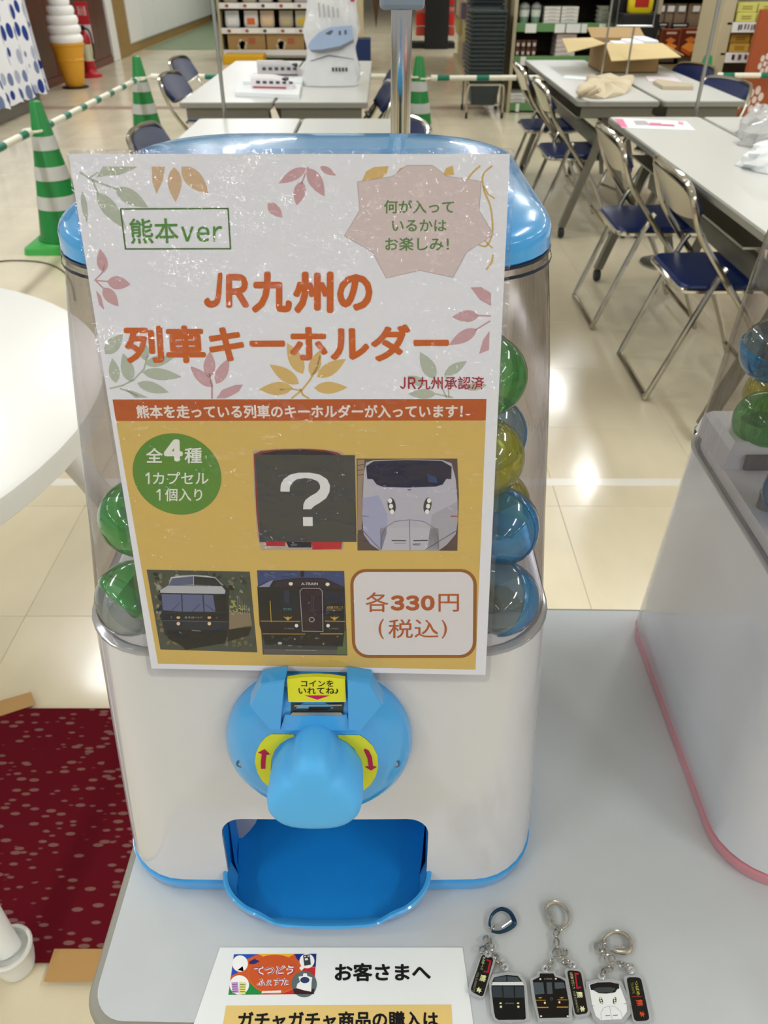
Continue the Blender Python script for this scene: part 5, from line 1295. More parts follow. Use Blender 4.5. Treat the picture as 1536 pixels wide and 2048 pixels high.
# ------------------------------------------------------------------ product makers
def carton(x0, x1, y, dep, z0, z1, m, label, cat, group, lab=None, bars=0, barc='8a8078', name='carton'):
    t = thing(name, label, cat, ((x0+x1)/2, y+dep/2, z0), 0, group)
    part('box', MB().box(x0, y, z0, x1, y+dep, z1, bev=min(.004, (z1-z0)*.1)), m, t)
    if lab:
        p_ = MB(); p_.box(x0+(x1-x0)*.08, y-.0008, z0+(z1-z0)*.15, x1-(x1-x0)*.08, y+.0002, z1-(z1-z0)*.15)
        part('front_print', p_, ink(lab), t)
    if bars:
        p_ = MB()
        for k in range(bars):
            zz = z0+(z1-z0)*(.3+.5*k/max(1, bars)); p_.box(x0+(x1-x0)*.25, y-.0014, zz, x1-(x1-x0)*.25, y-.0004, zz+(z1-z0)*.12)
        part('printed_line', p_, ink(barc), t)
    return t
def pouch(x0, x1, y, dep, z0, z1, m, label, cat, group, lab=None, crimp=None, name='pouch'):
    t = thing(name, label, cat, ((x0+x1)/2, y+dep/2, z0), 0, group)
    xm = (x0+x1)/2; hw = (x1-x0)/2; ym = y+dep/2; H_ = z1-z0
    ls = []
    for s_, w_, d_ in ((0, .90, .9), (.06, .98, 1), (.35, 1.0, .95), (.65, .97, .6), (.85, .94, .25), (.90, .95, .06), (1.0, .97, .05)):
        ls.append([(xm+hw*w_*(abs(math.cos(q))**.5)*(1 if math.cos(q) > 0 else -1), ym+dep/2*d_*(abs(math.sin(q))**.5)*(1 if math.sin(q) > 0 else -1), z0+H_*s_) for q in [2*PI*(i+.5)/16 for i in range(16)]])
    part('bag', MB().loft(ls, m), None, t)
    if lab: part('label', MB().box(xm-hw*.55, y-.001, z0+H_*.18, xm+hw*.55, y+.004, z0+H_*.58), ink(lab), t)
    if crimp: part('crimp', MB().box(xm-hw*.98, ym-dep*.05, z1-.012, xm+hw*.98, ym+dep*.05, z1+.001), ink(crimp), t)
    return t
def from_px(px0, py0, px1, py1, y):
    a = at_y(px0, (py0+py1)/2, y); b = at_y(px1, (py0+py1)/2, y); return a.x, b.x, at_y((px0+px1)/2, py1, y).z, at_y((px0+px1)/2, py0, y).z
def rack(name, label, x0, x1, y, dep, zl, railm, railh, back, upm, top=1.7):
    t = thing(name, label, 'shelf unit', ((x0+x1)/2, y+dep/2, 0))
    part('back_panel', MB().box(x0, y+dep-.02, .02, x1, y+dep, top), back, t)
    for xx in (x0-.035, x1): part('upright', MB().box(xx, y-.01, 0, xx+.035, y+dep, top, bev=.004), upm, t)
    for z in zl:
        sh = part('shelf', MB().box(x0, y, z-.012, x1, y+dep-.02, z), back if z > .2 else upm, t)
        part('price_rail', MB().box(x0, y-.014, z-.058, x1, y, z-.058+railh, bev=.003), railm, sh)
    return t

# left gondola at the back: sweets pouches over tan cartons
yL = 13.0
rk = rack('gondola_shelf', 'cream gondola shelf with white price rails and sweets, at the back left', -2.32, -.50, yL, .5, [.13, .40, .70, 1.0], M['price_white'], .07, M['shelf_dark'], M['cream_metal'])
rails = [c for s_ in rk.children for c in s_.children if c.name.startswith('price_rail')]
for zi, (z, r_) in enumerate(zip([.13, .40, .70, 1.0], rails)):
    if zi == 0: continue
    for k in range(7):
        xx = -2.24+k*.255
        part('price_tag', MB().box(xx, yL-.0165, z-.052, xx+.20, yL-.0142, z+.004), ink('efefee'), r_)
    p_ = MB()
    for k in range(7):
        xx = -2.21+k*.255
        p_.add([(xx+.028*math.cos(q), yL-.0175, z-.024+.022*math.sin(q)) for q in [2*PI*i/12 for i in range(12)]], [tuple(range(12))], ink(('9a5a4e', 'a8664e', '57534e', 'a8585a', '8e6a5a', '7a6a3c', 'b07a7a')[k]))
    part('tag_picture', p_, None, r_)['kind'] = 'stuff'
cols_ = ['dcdcdc', 'e6e0da', 'd9c3a8', 'b9ad9a', 'c8c0a6', 'cfcac6', 'c3b8a0', 'd8cfd2']
names_ = ['plain white', 'white with an orange dot', 'peach', 'beige', 'beige with a yellow dot', 'clear and white', 'tan', 'pale pink']
for r_, z in enumerate((.412, .712)):
    for k in range(7):
        x0 = -2.27+k*.25+.02*(k % 2)
        pouch(x0, x0+.205, yL+.05, .11, z, z+.20, ink(cols_[(k+r_*3) % 8]), '%s snack pouch, %s shelf of the cream gondola, place %s' % (names_[(k+r_*3) % 8], ('lower', 'upper')[r_], 'one two three four five six seven'.split()[k]), 'snack pouch', 'snack pouches on the cream gondola', lab=('e8e8e4', 'd8732c', 'e6c79a', 'c2b48a', 'd8bf3a', '9a948c', 'cf6a74')[(k+r_*2) % 7])
for k in range(3):
    x0 = -2.25+k*.56
    t = carton(x0, x0+.54, yL+.02, .40, .131, .335, M['card'], 'tan carton with white flower print under the gondola shelves, %s of three' % ('first', 'second', 'third')[k], 'carton', 'tan cartons under the gondola')
    p_ = MB()
    for i in range(9): p_.add([(x0+.2+.05*math.cos(i*2.4)*(i/9)**.5+.035*math.cos(q), yL+.0190, .20+.06*math.sin(i*2.4)*(i/9)**.5+.03*math.sin(q)) for q in [2*PI*j/8 for j in range(8)]], [tuple(range(8))], ink('cbbfa8'))
    part('flower_print', p_, None, t)['kind'] = 'stuff'
    part('red_print', MB().box(x0+.30, yL+.0185, .21, x0+.40, yL+.0195, .29), ink('a8644c'), t)
single('yellow_crate', MB().box(-2.27, yL-.42, .0, -1.7, yL-.05, .11, bev=.01), ink('d6a51e'), 'yellow crate on the floor in front of the cream gondola', 'crate')
single('end_panel', MB().prism([(-.46, 12.2, 0), (-.30, 12.9, 0), (-.30, 13.4, 0), (-.46, 13.4, 0)], (0, 0, 1.6)), ink('d6c79e'), 'cream end panel beside the blue carton at the back', 'panel')
x0, x1, z0, z1 = from_px(703, 70, 741, 124, 11.9)
carton(x0, x1, 11.9, .3, 0, .36, ink('1c2f5c'), 'dark blue carton with a light blue top standing behind the plastic bag', 'carton', None, lab='1c2f5c')
single('brown_board', MB().prism([(at_y(742, 8, 18).x, 18, .80), (at_y(763, 8, 18).x, 18, .80), (at_y(752, 55, 18).x, 18, .05)], (0, .05, 0)), ink('4a3422'), 'dark brown wedge-shaped board at the back of the hall', 'board')

# aisle: black backed display with red goods, floral side rack, basket stacks
x0, x1, z0, z1 = from_px(850, -20, 898, 101, 14.7)
t = thing('aisle_display', 'black display panel with red packs on both sides, at the end of the aisle', 'display', ((x0+x1)/2, 14.8, 0))
part('panel', MB().box(x0, 14.7, 0, x1, 14.78, 1.6, bev=.01), M['black'], t)
for s_, (px0, px1) in enumerate(((832, 852), (897, 908))):
    for py0, py1, c_ in ((-14, 12, 'b8241c'), (14, 24, 'c86a60'), (26, 52, 'c42a20'), (54, 72, 'b3453a')):
        a0, a1, zz0, zz1 = from_px(px0, py0, px1, py1, 14.9)
        part('red_pack', MB().box(a0, 14.8, zz0+.01, a1, 15.0, zz1, bev=.01), ink(c_), t)
part('base', MB().box(x0-.2, 14.8, 0, x1+.12, 15.2, .08), M['black'], t)
t = thing('side_rack', 'narrow cream rack hung with purple and yellow printed packs, beside the basket stack', 'rack', (1.02, 11.3, 0))
part('rack_frame', MB().box(1.04, 9.9, .0, 1.30, 13.5, .06).box(1.10, 9.9, 0, 1.14, 13.5, 1.5).box(.985, 9.86, 0, 1.04, 9.90, 1.5), M['cream_metal'], t)
rnd = random.Random(5)
for k in range(40):
    yy = 9.95+rnd.random()*3.3; zz = .12+.22*(k % 6)
    part('hanging_pack', MB().box(1.02+.03*rnd.random(), yy, zz, 1.10, yy+.16, zz+.18, bev=.008), ink(rnd.choice(['8a7a92', 'b3a86e', 'c9bfa8', '6f5f7a', 'a8985a', 'bcae98'])), t)
def basket(x, y, z, label, group, sc_=1.0):
    t = thing('shopping_basket', label, 'basket', (x, y, z), 0, group)
    def rr_(w_, d_, zz, r=.03): return [(x+a*sc_, y+b*sc_, z+zz) for a, b in rrect(-w_, -d_, w_, d_, r, 3)]
    part('basket_wall', MB().loft([rr_(.115, .17, 0), rr_(.15, .215, .205), rr_(.165, .23, .205), rr_(.166, .231, .222), rr_(.152, .217, .225), rr_(.148, .212, .20), rr_(.112, .166, .006)], M['basket'], smooth=False), None, t)
    return t
def basket_local(x, y, z, n, dz, label, group):
    b = basket(x, y, z, label, group)
    for k in range(1, n): dup(b, (x, y, z+dz*k), rnd.uniform(-.02, .02), label+', layer %s from below' % 'one two three four five six seven eight nine ten eleven twelve thirteen fourteen fifteen sixteen seventeen eighteen nineteen twenty'.split()[k])
    b['label'] = label+', lowest layer'
basket_local(.955, 8.50, .10, 17, .034, 'dark grey basket in the stack on the chrome trolley', 'nested baskets of the front stack')
basket_local(.985, 9.00, .12, 20, .036, 'dark grey basket in the taller rear stack', 'nested baskets of the rear stack')
t = thing('basket_trolley', 'chrome trolley frame with castors carrying the front basket stack', 'trolley', (.955, 8.45, 0))
for xx in (.785, 1.125):
    part('frame_loop', MB().tube(smoothpts([(xx, 8.22, .05), (xx, 8.22, .24), (xx+(.955-xx)*.1, 8.24, .29), (xx, 8.70, .29), (xx, 8.72, .05)], 3), .011), M['chrome_soft'], t)
    for yy in (8.22, 8.72): part('castor', MB().lathe([(.004, -.012), (.026, -.011), (.028, 0), (.026, .011), (.004, .012)], n=12, c=(xx, yy, .029), ax=(Vector((0, 1, 0)), Vector((0, 0, 1)), Vector((1, 0, 0)))), M['rubber'], t)
part('cross_bar', MB().tube([(.79, 8.22, .285), (1.12, 8.22, .285)], .010), M['chrome_soft'], t)
part('cross_bar', MB().tube([(.79, 8.45, .085), (1.12, 8.45, .085)], .010), M['chrome_soft'], t)

# green-railed shelf behind the tables
yM = 8.57
rk = rack('gondola_shelf', 'brown-backed shelf with green price rails behind the right-hand tables', 1.245, 2.42, yM, .55, [.075, .475, .742, 1.0], M['shelf_green'], .07, M['shelf_dark'], M['cream_metal'])
rails = [c for s_ in rk.children for c in s_.children if c.name.startswith('price_rail')]
for r_, z, tags in ((rails[2], .742, ((1050, 1072), (1109, 1129), (1132, 1160), (1162, 1173), (1197, 1210))), (rails[1], .475, ((1046, 1057),)), (rails[0], .075, ((1045, 1052),)), (rails[3], 1.0, ())):
    for a, b in tags:
        xa, xb = at_y(a, 57, yM).x, at_y(b, 57, yM).x
        part('price_card', MB().box(xa, yM-.018, z-.066, xb, yM-.0145, z+.006), M['price_white'], r_)
for k, (a, b) in enumerate(((1040, 1061), (1064, 1084))):
    x0, x1, z0, z1 = from_px(a, 12, b, 49, yM)
    t = thing('snack_tub', 'green and white snack tub under a clear bag on the green-railed shelf, %s one' % ('left', 'right')[k], 'tub', ((x0+x1)/2, yM+.08, .743))
    xm = (x0+x1)/2; hw = (x1-x0)/2
    part('tub', MB().lathe([(hw*.8, .744), (hw, .86), (hw*1.02, .865), (.001, .866)], ink('7fa08a'), n=20, c=(xm, yM+.08, 0)), None, t)
    part('tub_print', MB().lathe([(hw*.93, .80), (hw*1.01, .855)], ink('d5dcd4'), n=20, c=(xm, yM+.08, 0), cap0=False, cap1=False), None, t)
    part('clear_wrap', MB().lathe([(hw*1.03, .868), (hw*1.1, .875), (hw*.8, .90), (hw*.3, .915)], M['bag_film'], n=14, c=(xm, yM+.08, 0)), None, t)
n_ = 0
for c_, (a, b) in enumerate(((1088, 1121), (1122, 1157))):
    x0, x1, z0, z1 = from_px(a, 14, b, 49, yM+.02)
    for r_ in range(5):
        h = (.885-.743)/5
        carton(x0+.003, x1-.003, yM+.02, .3, .7425+h*r_, .7425+h*(r_+1)-.002, ink('e3e1dc'), 'flat white box, %s column of the double stack, layer %s from below' % (('left', 'right')[c_], 'one two three four five'.split()[r_]), 'box', 'flat white boxes on the green-railed shelf', bars=1, name='flat_box')
x0, x1, z0, z1 = from_px(1195, 12, 1236, 50, yM+.05)
for k in range(4):
    zz = .7425+k*.036
    t = thing('bowl_tub', 'pale lidded tub in the stack of four, layer %s from below' % 'one two three four'.split()[k], 'tub', ((x0+x1)/2, yM+.15, zz), 0, 'stacked pale tubs')
    hw = (x1-x0)/2
    part('tub', MB().lathe([(hw*.82, zz), (hw*.95, zz+.026), (hw, zz+.027), (hw, zz+.034), (.001, zz+.035)], ink('b9bfae'), n=20, c=((x0+x1)/2, yM+.15, 0)), None, t)
for r_ in range(2):
    for k in range(4):
        xx = at_y(1036+k*11, 100, yM).x
        t = thing('dessert_cup', 'small dark dessert cup on the middle shelf, %s row, place %s' % (('lower', 'upper')[r_], 'one two three four'.split()[k]), 'cup', (xx, yM+.06, .476+r_*.07), 0, 'dark dessert cups')
        part('cup', MB().lathe([(.020, .476+r_*.07), (.026, .476+r_*.07+.055), (.029, .476+r_*.07+.058), (.029, .476+r_*.07+.066), (.001, .476+r_*.07+.067)], ink('6b4a42'), n=14, c=(xx, yM+.06, 0)), None, t)
        part('cup_label', MB().box(xx-.013, yM+.031, .476+r_*.07+.018, xx+.013, yM+.036, .476+r_*.07+.045), ink('d0c4bc'), t)
x0, x1, z0, z1 = from_px(1112, 68, 1152, 118, yM+.02)
for k in range(5):
    h = .038
    carton(x0+.001*k, x1, yM+.04, .25, .476+h*k, .476+h*(k+1)-.002, ink(('e4e0d6', 'dcd2cc', 'd9cac6', 'dccfcb', 'd8c5c2')[k]), 'pale pink-white box in the single stack, layer %s from below' % 'one two three four five'.split()[k], 'box', 'pale boxes stacked on the middle shelf', bars=1, barc='b09a94', name='flat_box')
for k in range(3):
    x0, x1, z0, z1 = from_px(1021, 183, 1052, 206, yM)
    carton(x0, x1, yM+.02, .3, .078+.03*k, .078+.03*(k+1)-.002, ink('d9d9d6'), 'white packet on the lowest green-railed shelf, layer %s from below' % 'one two three'.split()[k], 'box', 'white packets on the lowest shelf', bars=1, name='flat_box')

# black stand with a bright snack bag, brown coffee bags, picture boxes, golden packs
yC = 8.05
x0, x1, z0, z1 = from_px(1243, 28, 1318, 72, yC)
t = thing('display_stand', 'black counter display stand under the yellow and red bag', 'display', ((x0+x1)/2, yC+.2, 0))
part('body', MB().box(x0, yC, 0, x1, yC+.35, z1, bev=.008), M['black'], t)
part('back_board', MB().box(x0-.05, yC+.3, z1, x1+.04, yC+.34, z1+.35, bev=.005), M['black'], t)
xa, xb, _, _ = from_px(1258, 0, 1308, 28, yC+.1)
p_ = pouch(xa, xb, yC+.1, .10, z1+.001, z1+.24, ink('d8c21e'), 'large yellow snack bag with red print on the black stand', 'snack pouch', None, lab='b02a1c', name='snack_bag')
x0, x1, z0, z1 = from_px(1312, 70, 1446, 125, 8.3)
rk = rack('gondola_shelf', 'cream shelf bay holding brown coffee bags and golden packs', at_y(1316, 60, 8.3).x, at_y(1452, 60, 8.3).x, 8.30, .5, [.06, .455, .735, 1.02], M['cream_metal'], .05, M['shelf_dark'], M['cream_metal'])
for k, (a, b) in enumerate(((1312, 1332), (1333, 1350), (1351, 1376), (1378, 1406))):
    x0, x1, z0, z1 = from_px(a, 9, b, 52, 8.30)
    pouch(x0, x1, 8.33, .07, .736, .736+.18, M['kraft'], 'brown paper coffee bag with a white sticker, place %s in the row of four' % 'one two three four'.split()[k], 'coffee bag', 'brown coffee bags', name='coffee_bag')
    single('sticker_card', MB().box((x0+x1)/2-.03, 8.318, .736+.12, (x0+x1)/2+.03, 8.322, .736+.165), M['price_white'], 'small white sticker on brown coffee bag %s' % 'one two three four'.split()[k], 'sticker', 'white stickers on the coffee bags')
for k, (a, b, c0, c1) in enumerate(((1315, 1337, 45, 59), (1342, 1377, 46, 61))):
    x0, x1, z0, z1 = from_px(a, c0, b, c1, 8.24)
    t = thing('shelf_sign', 'small black shelf sign with white print, %s' % ('narrow one', 'wide one')[k], 'sign', ((x0+x1)/2, 8.24, z0))
    part('card', MB().box(x0, 8.24, z0, x1, 8.245, z1), M['black'], t)
    q_ = MB()
    q_.box(x0+.02, 8.238, z0+(z1-z0)*.6, x1-.02, 8.2395, z0+(z1-z0)*.8, ink('c9c9c9')); q_.box(x0+.03, 8.238, z0+(z1-z0)*.2, x1-.03, 8.2395, z0+(z1-z0)*.35, ink('8a8a8a'))
    part('printed_line', q_, None, t)
for k, (a, b) in enumerate(((1320, 1358), (1357, 1402))):
    x0, x1, z0, z1 = from_px(a, 56+2*(1-k), b, 116, 8.2)
    t = carton(x0, x1, 8.2, .10, z0, z1, ink('8e4a22'), 'dark orange picture box of cake slices, %s' % ('half hidden one', 'the fully visible one')[k], 'box', None, name='cake_box')
    part('price_rail', MB().box(x0-.02, 8.18, z0-.03, x1+.01, 8.5, z0-.001), M['shelf_dark'], t)
    q_ = MB()
    def BX(u, v, l=0, x0=x0, x1=x1, z0=z0, z1=z1): return Vector((x0+(x1-x0)*u, 8.1985-l, z1-(z1-z0)*v))
    q_.flat([BX(.04, .03), BX(.96, .03), BX(.96, .97), BX(.04, .97)], ink('5e2413'))
    q_.flat([BX(.15, .62, .0004), BX(.45, .45, .0004), BX(.92, .58, .0004), BX(.62, .80, .0004)], ink('e08a3a'))
    q_.flat([BX(.15, .62, .0008), BX(.62, .80, .0008), BX(.60, .93, .0008), BX(.18, .76, .0008)], ink('b8551e')); q_.flat([BX(.62, .80, .0008), BX(.92, .58, .0008), BX(.90, .72, .0008), BX(.60, .93, .0008)], ink('8e3a14'))
    q_.flat([BX(.25, .38, .0012), BX(.5, .28, .0012), BX(.8, .38, .0012), BX(.55, .52, .0012)], ink('c9702c'))
    q_.flat([BX(.25, .10, .0004), BX(.78, .10, .0004), BX(.78, .17, .0004), BX(.25, .17, .0004)], ink('c7a28e'))
    part('front_picture', q_, None, t)
n_ = 0
for r_, (pa, pb, nr) in enumerate((((1409, 1450), .736, 3), ((1398, 1444), .456, 3))):
    xa, xb = at_y(pa[0], 60, 8.3).x, at_y(pa[1], 60, 8.3).x
    for j in range(nr):
        for k in range(3):
            w_ = (xb-xa)/3; x0 = xa+w_*k; z0 = pb+j*.072 if r_ else pb+j*.078
            n_ += 1
            pouch(x0+.004, x0+w_-.004, 8.32, .05, z0, z0+.068, M['gold'], 'small golden foil pack, %s tier, row %s, place %s' % (('upper', 'lower')[r_], 'one two three'.split()[j], 'one two three'.split()[k]), 'foil pack', 'golden foil packs', lab=('c99a8a', 'b8863a')[(j+k) % 2], name='foil_pack')
x0, x1, z0, z1 = from_px(1414, 60, 1446, 72, 8.24)
single('price_strip', MB().box(x0, 8.25, z0, x1, 8.256, z1), M['price_white'], 'white price strip under the upper golden packs', 'price strip')

# cabinet at the right edge with yellow boxes, orange panel in front
yR = 6.95
t = thing('side_cabinet', 'cream open cabinet at the right edge with tilted white price strips', 'cabinet', (2.75, yR+.2, 0))
xa = at_y(1452, 60, yR).x; xb = 3.6
part('side_post', MB().box(xa-.05, yR, 0, xa+.04, yR+.5, 1.7, bev=.004), M['cream_metal'], t)
part('back_panel', MB().box(xa, yR+.48, 0, xb, yR+.5, 1.7), ink('8a8272'), t)
for z, py in ((.86, 28), (.66, 82), (.42, 125), (.2, 140)):
    sh = part('shelf', MB().box(xa, yR, z-.015, xb, yR+.48, z), M['cream_metal'], t)
    part('price_rail', MB().box(xa+.04, yR-.014, z-.065, xb, yR, z+.002, bev=.002), M['price_white'], sh)
    q_ = MB(); rq = random.Random(int(z*100))
    for k in range(22):
        xx = xa+.06+rq.random()*.42; q_.box(xx, yR-.0155, z-.05+rq.random()*.01, xx+.012, yR-.0142, z-.015+rq.random()*.008, ink(rq.choice(['4a3a4a', '7a5a6a', '3a3a3a'])))
    part('printed_mark', q_, None, sh)['kind'] = 'stuff'
for z, c_, lbn, nm in ((.861, 'd0cd72', '9a8a3a', 'yellow-green'), (.661, 'c9a048', '8a6a2a', 'golden yellow')):
    for k in range(3):
        for j in range(2):
            x0 = xa+.07+k*.16
            carton(x0, x0+.150, yR+.03+.02*j, .2, z+j*.062, z+j*.062+.060, ink(c_), '%s patterned gift box, %s layer, place %s in the right-hand cabinet' % (nm, ('bottom', 'top')[j], 'one two three'.split()[k]), 'gift box', nm+' gift boxes in the cabinet', bars=2, barc=lbn, name='gift_box')
a, b = at_y(1505, 20, 6.45), at_y(1484, 238, 6.45)
t = thing('sign_board', 'orange-brown sign panel with white flower marks at the right edge', 'sign panel', ((a.x+3.6)/2, 6.5, 0))
xo = at_y(1500, 120, 6.45).x
part('panel', MB().box(xo, 6.45, 0, 3.9, 6.50, at_y(1505, 19, 6.45).z, bev=.004), M['orange_panel'], t)
q_ = MB()
for cx_, cz_, sc_ in ((at_y(1497, 195, 6.44).x+.05, at_y(1497, 200, 6.44).z, 1.0), (at_y(1530, 130, 6.44).x, at_y(1530, 128, 6.44).z, .75)):
    for k in range(6):
        an = k*PI/3+.3
        q_.add([(cx_+sc_*(.045*math.cos(an)+.020*math.cos(q)), 6.4485, cz_+sc_*(.065*math.sin(an)+.030*math.sin(q))) for q in [2*PI*i/10 for i in range(10)]], [tuple(range(10))], ink('d9c9c0'))
    q_.add([(cx_+sc_*.018*math.cos(q), 6.4485, cz_+sc_*.024*math.sin(q)) for q in [2*PI*i/10 for i in range(10)]], [tuple(range(10))], ink('d9c9c0'))
part('flower_mark', q_, None, t)['kind'] = 'stuff'

# ------------------------------------------------------------------ things on the far tables
T = .7005
def sheet(name, px, label, cat, m=None, h=.0012, z=T, group=None):
    P_ = [at_z(x, y, z) for x, y in px]
    return single(name, MB().prism(P_, (0, 0, h)), m or M['paper_white'], label, cat, group)
sheet('paper_stack', [(470, 192), (478, 178), (602, 176), (598, 198)], 'white paper stack at the near end of the paper-stack table', 'paper', h=.018)
sheet('paper_stack', [(486, 170), (500, 158), (606, 160), (604, 173)], 'white paper stack under the grey toy train cutout', 'paper', h=.018)
sheet('paper_sheet', [(506, 148), (515, 139), (600, 138), (598, 150)], 'white loose sheets lying farthest on the paper-stack table', 'paper', h=.004)
sheet('paper_sheet', [(690, 153), (700, 147), (729, 144), (715, 156)], 'white sheet lying right of the plastic bag', 'paper')
def toy_train(px, py, L_, h, z, c1, c2, label, rz=.0):
    p = at_z(px, py, z); t = thing('paper_train', label, 'paper toy', p, rz)
    ls = []
    for u in (0, .05, .5, .7, .85, .95, 1.0):
        hh = h*(1 if u < .55 else 1-.75*((u-.55)/.45)**1.6); ww = .045*(1 if u < .8 else 1-.5*(u-.8)/.2)
        ls.append([(u*L_-L_/2, -ww, 0), (u*L_-L_/2, ww, 0), (u*L_-L_/2, ww*.9, hh*.8), (u*L_-L_/2, ww*.5, hh), (u*L_-L_/2, -ww*.5, hh), (u*L_-L_/2, -ww*.9, hh*.8)])
    part('train_body', MB().loft(ls, ink(c1), smooth=False), None, t, local=True)
    part('stripe', MB().box(-L_/2+.01, -.0462, .004, L_*.35, -.0452, .012), ink(c2), t, local=True)
    q_ = MB()
    for k in range(6): q_.box(-L_/2+.03+k*.035, -.0466, h*.42, -L_/2+.05+k*.035, -.0452, h*.62)
    part('window_print', q_, ink('4a4a52'), t, local=True)['kind'] = 'stuff'
    part('front_window', MB().box(L_*.24, -.030, h*.62, L_*.34, .030, h*.80), ink('2c2c34'), t, local=True)
    return t
toy_train(564, 151, .27, .075, T+.018, 'c3bfc0', '6a5a5c', 'grey folded paper train on the farther paper stack', .02)
toy_train(548, 176, .22, .060, T+.018, 'e2dde0', 'b0454a', 'white and red folded paper train on the nearer paper stack', -.15)
# tall printed plastic bag
def big_bag():
    c0 = at_z(655, 172, .7); x, y = -.29, 4.84
    t = thing('plastic_bag', 'tall white plastic bag with blue print standing on the left tables', 'bag', (x, y, T))
    ls = []
    rb = random.Random(2)
    for k in range(15):
        s_ = k/14; z = T+.002+s_*.62; row = []
        hw = .145-.02*s_+.010*math.sin(k*1.3); xc_ = x+.03*s_; hd = .055*(1-.8*s_)+.01
        for j in range(28):
            q = 2*PI*j/28; rr_ = 1+.05*math.sin(j*2.3+k*.9)+rb.uniform(-.02, .02)
            row.append((xc_+hw*math.copysign(abs(math.cos(q))**.6, math.cos(q))*rr_, y+hd*math.copysign(abs(math.sin(q))**.7, math.sin(q))*rr_, z))
        ls.append(row)
    part('bag_body', MB().loft(ls, mat('bag_white', 'd9dadb', rough=.25, coat=.5, bump=.9, bscale=25, spec=.6)), None, t)
    q_ = MB()
    yb_ = y-.069
    def b_(u, v, l=0): return Vector((x-.14+.30*u+.0, yb_-l-.004*abs(math.sin(u*6)), T+.62-.62*v))
    for pts, c_, l_ in (([(.08, .70), (.14, .655), (.30, .59), (.48, .555), (.88, .54), (.90, .64), (.66, .69), (.34, .715), (.12, .72)], '9fb2cf', 0), ([(.12, .72), (.34, .715), (.66, .69), (.90, .64), (.90, .665), (.66, .72), (.34, .742), (.16, .735)], '77777c', .0003),
                    ([(.40, .60), (.50, .575), (.56, .575), (.54, .62)], '59606e', .0006), ([(.64, .58), (.68, .578), (.68, .61), (.64, .612)], '59606e', .0006), ([(.74, .575), (.78, .573), (.78, .605), (.74, .607)], '59606e', .0006),
                    ([(.12, .80), (.45, .755), (.90, .785), (.90, .79), (.45, .765), (.13, .806)], '5e5e66', 0)):
        q_.flat([b_(p[0], p[1], l_) for p in pts], ink(c_))
    part('bag_print', q_, None, t); q_ = MB()
    for k in range(5): q_.flat([b_(.50+k*.06, .85), b_(.54+k*.06, .85), b_(.54+k*.06, .88), b_(.50+k*.06, .88)], ink('4a4a50'))
    for k in range(5): q_.flat([b_(.30+k*.08, .38+.01*k), b_(.325+k*.08, .38+.01*k), b_(.335+k*.08, .48), b_(.31+k*.08, .49)], ink('a8a8ac'))
    q_.flat([b_(.86, .345), b_(.93, .345), b_(.93, .375), b_(.86, .375)], ink('b04a44'))
    part('bag_lettering', q_, None, t)['kind'] = 'stuff'
big_bag()
# open cardboard box
def open_box():
    bx0, bx1, by0, by1, h = 1.32, 1.66, 5.38, 5.76, .15
    t = thing('cardboard_box', 'open cardboard box with flaps spread on the tote bag table', 'box', ((bx0+bx1)/2, (by0+by1)/2, T))
    def wall(a, b): 
        a = Vector(a); b = Vector(b); n = Vector((-(b-a).y, (b-a).x, 0)).normalized()*.004
        return MB().prism([a, b, b+Vector((0, 0, h)), a+Vector((0, 0, h))], n)
    part('side', wall((bx0, by0, T), (bx1, by0, T)), M['card'], t)
    part('side', wall((bx1, by0, T), (bx1, by1, T)), M['card'], t)
    part('side', wall((bx1, by1, T), (bx0, by1, T)), M['card'], t)
    part('side', wall((bx0, by1, T), (bx0, by0, T)), M['card'], t)
    part('bottom', MB().box(bx0, by0, T, bx1, by1, T+.004), M['card'], t)
    zt = T+h
    def flap(pts): return MB().prism(pts, (0, 0, .004))
    part('flap', flap([(bx0, by0, zt), (bx1, by0, zt), (bx1+.06, by0-.20, zt-.05), (bx0+.0, by0-.20, zt-.07)]), M['card_light'], t)
    part('flap', flap([(bx0, by0, zt), (bx0, by1, zt), (bx0-.20, by1-.06, zt+.0), (bx0-.22, by0-.02, zt-.045)]), M['card_light'], t)
    part('flap', flap([(bx1, by0, zt), (bx1, by1, zt), (bx1+.14, by1, zt-.06), (bx1+.14, by0, zt-.06)]), M['card_light'], t)
    part('flap', flap([(bx0, by1, zt), (bx1, by1, zt), (bx1, by1+.16, zt+.045), (bx0, by1+.16, zt+.045)]), M['card'], t)
    rb = random.Random(9)
    for k in range(4):
        part('paper_filling', MB().box(bx0+.03+k*.07, by0+.04, T+.02+k*.01, bx0+.15+k*.06, by1-.05, T+.13+.012*k, bev=.01), M['paper_white'], t)
open_box()
# tote bag lying flat
P_ = [at_z(x, y, T) for x, y in ((1153, 186), (1175, 172), (1178, 160), (1260, 160), (1262, 175), (1250, 188), (1196, 198))]
cen = sum(P_, Vector())/len(P_)
ls = [[cen+(p-cen)*s_+Vector((0, 0, z+.012*math.sin(i*2.1)*(z > .01))) for i, p in enumerate(smoothpts(P_, 4, True))] for s_, z in ((1, .001), (1.01, .012), (.95, .024), (.7, .032), (.25, .030))]
t = thing('tote_bag', 'natural canvas tote bag lying folded on the table beside the cardboard box', 'bag', cen)
part('bag_body', MB().loft(ls, M['tote']), None, t)
part('strap', MB().tube(smoothpts([at_z(1190, 172, T+.06), at_z(1178, 178, T+.05), at_z(1165, 186, T+.03), at_z(1158, 188, T+.01), at_z(1170, 190, T+.02), at_z(1200, 180, T+.055)], 5), .011, n=8), M['tote'], t)
sheet('paper_sheet', [(1125, 157), (1130, 151), (1212, 157), (1208, 163)], 'white sheet lying behind the tote bag', 'paper', h=.002)
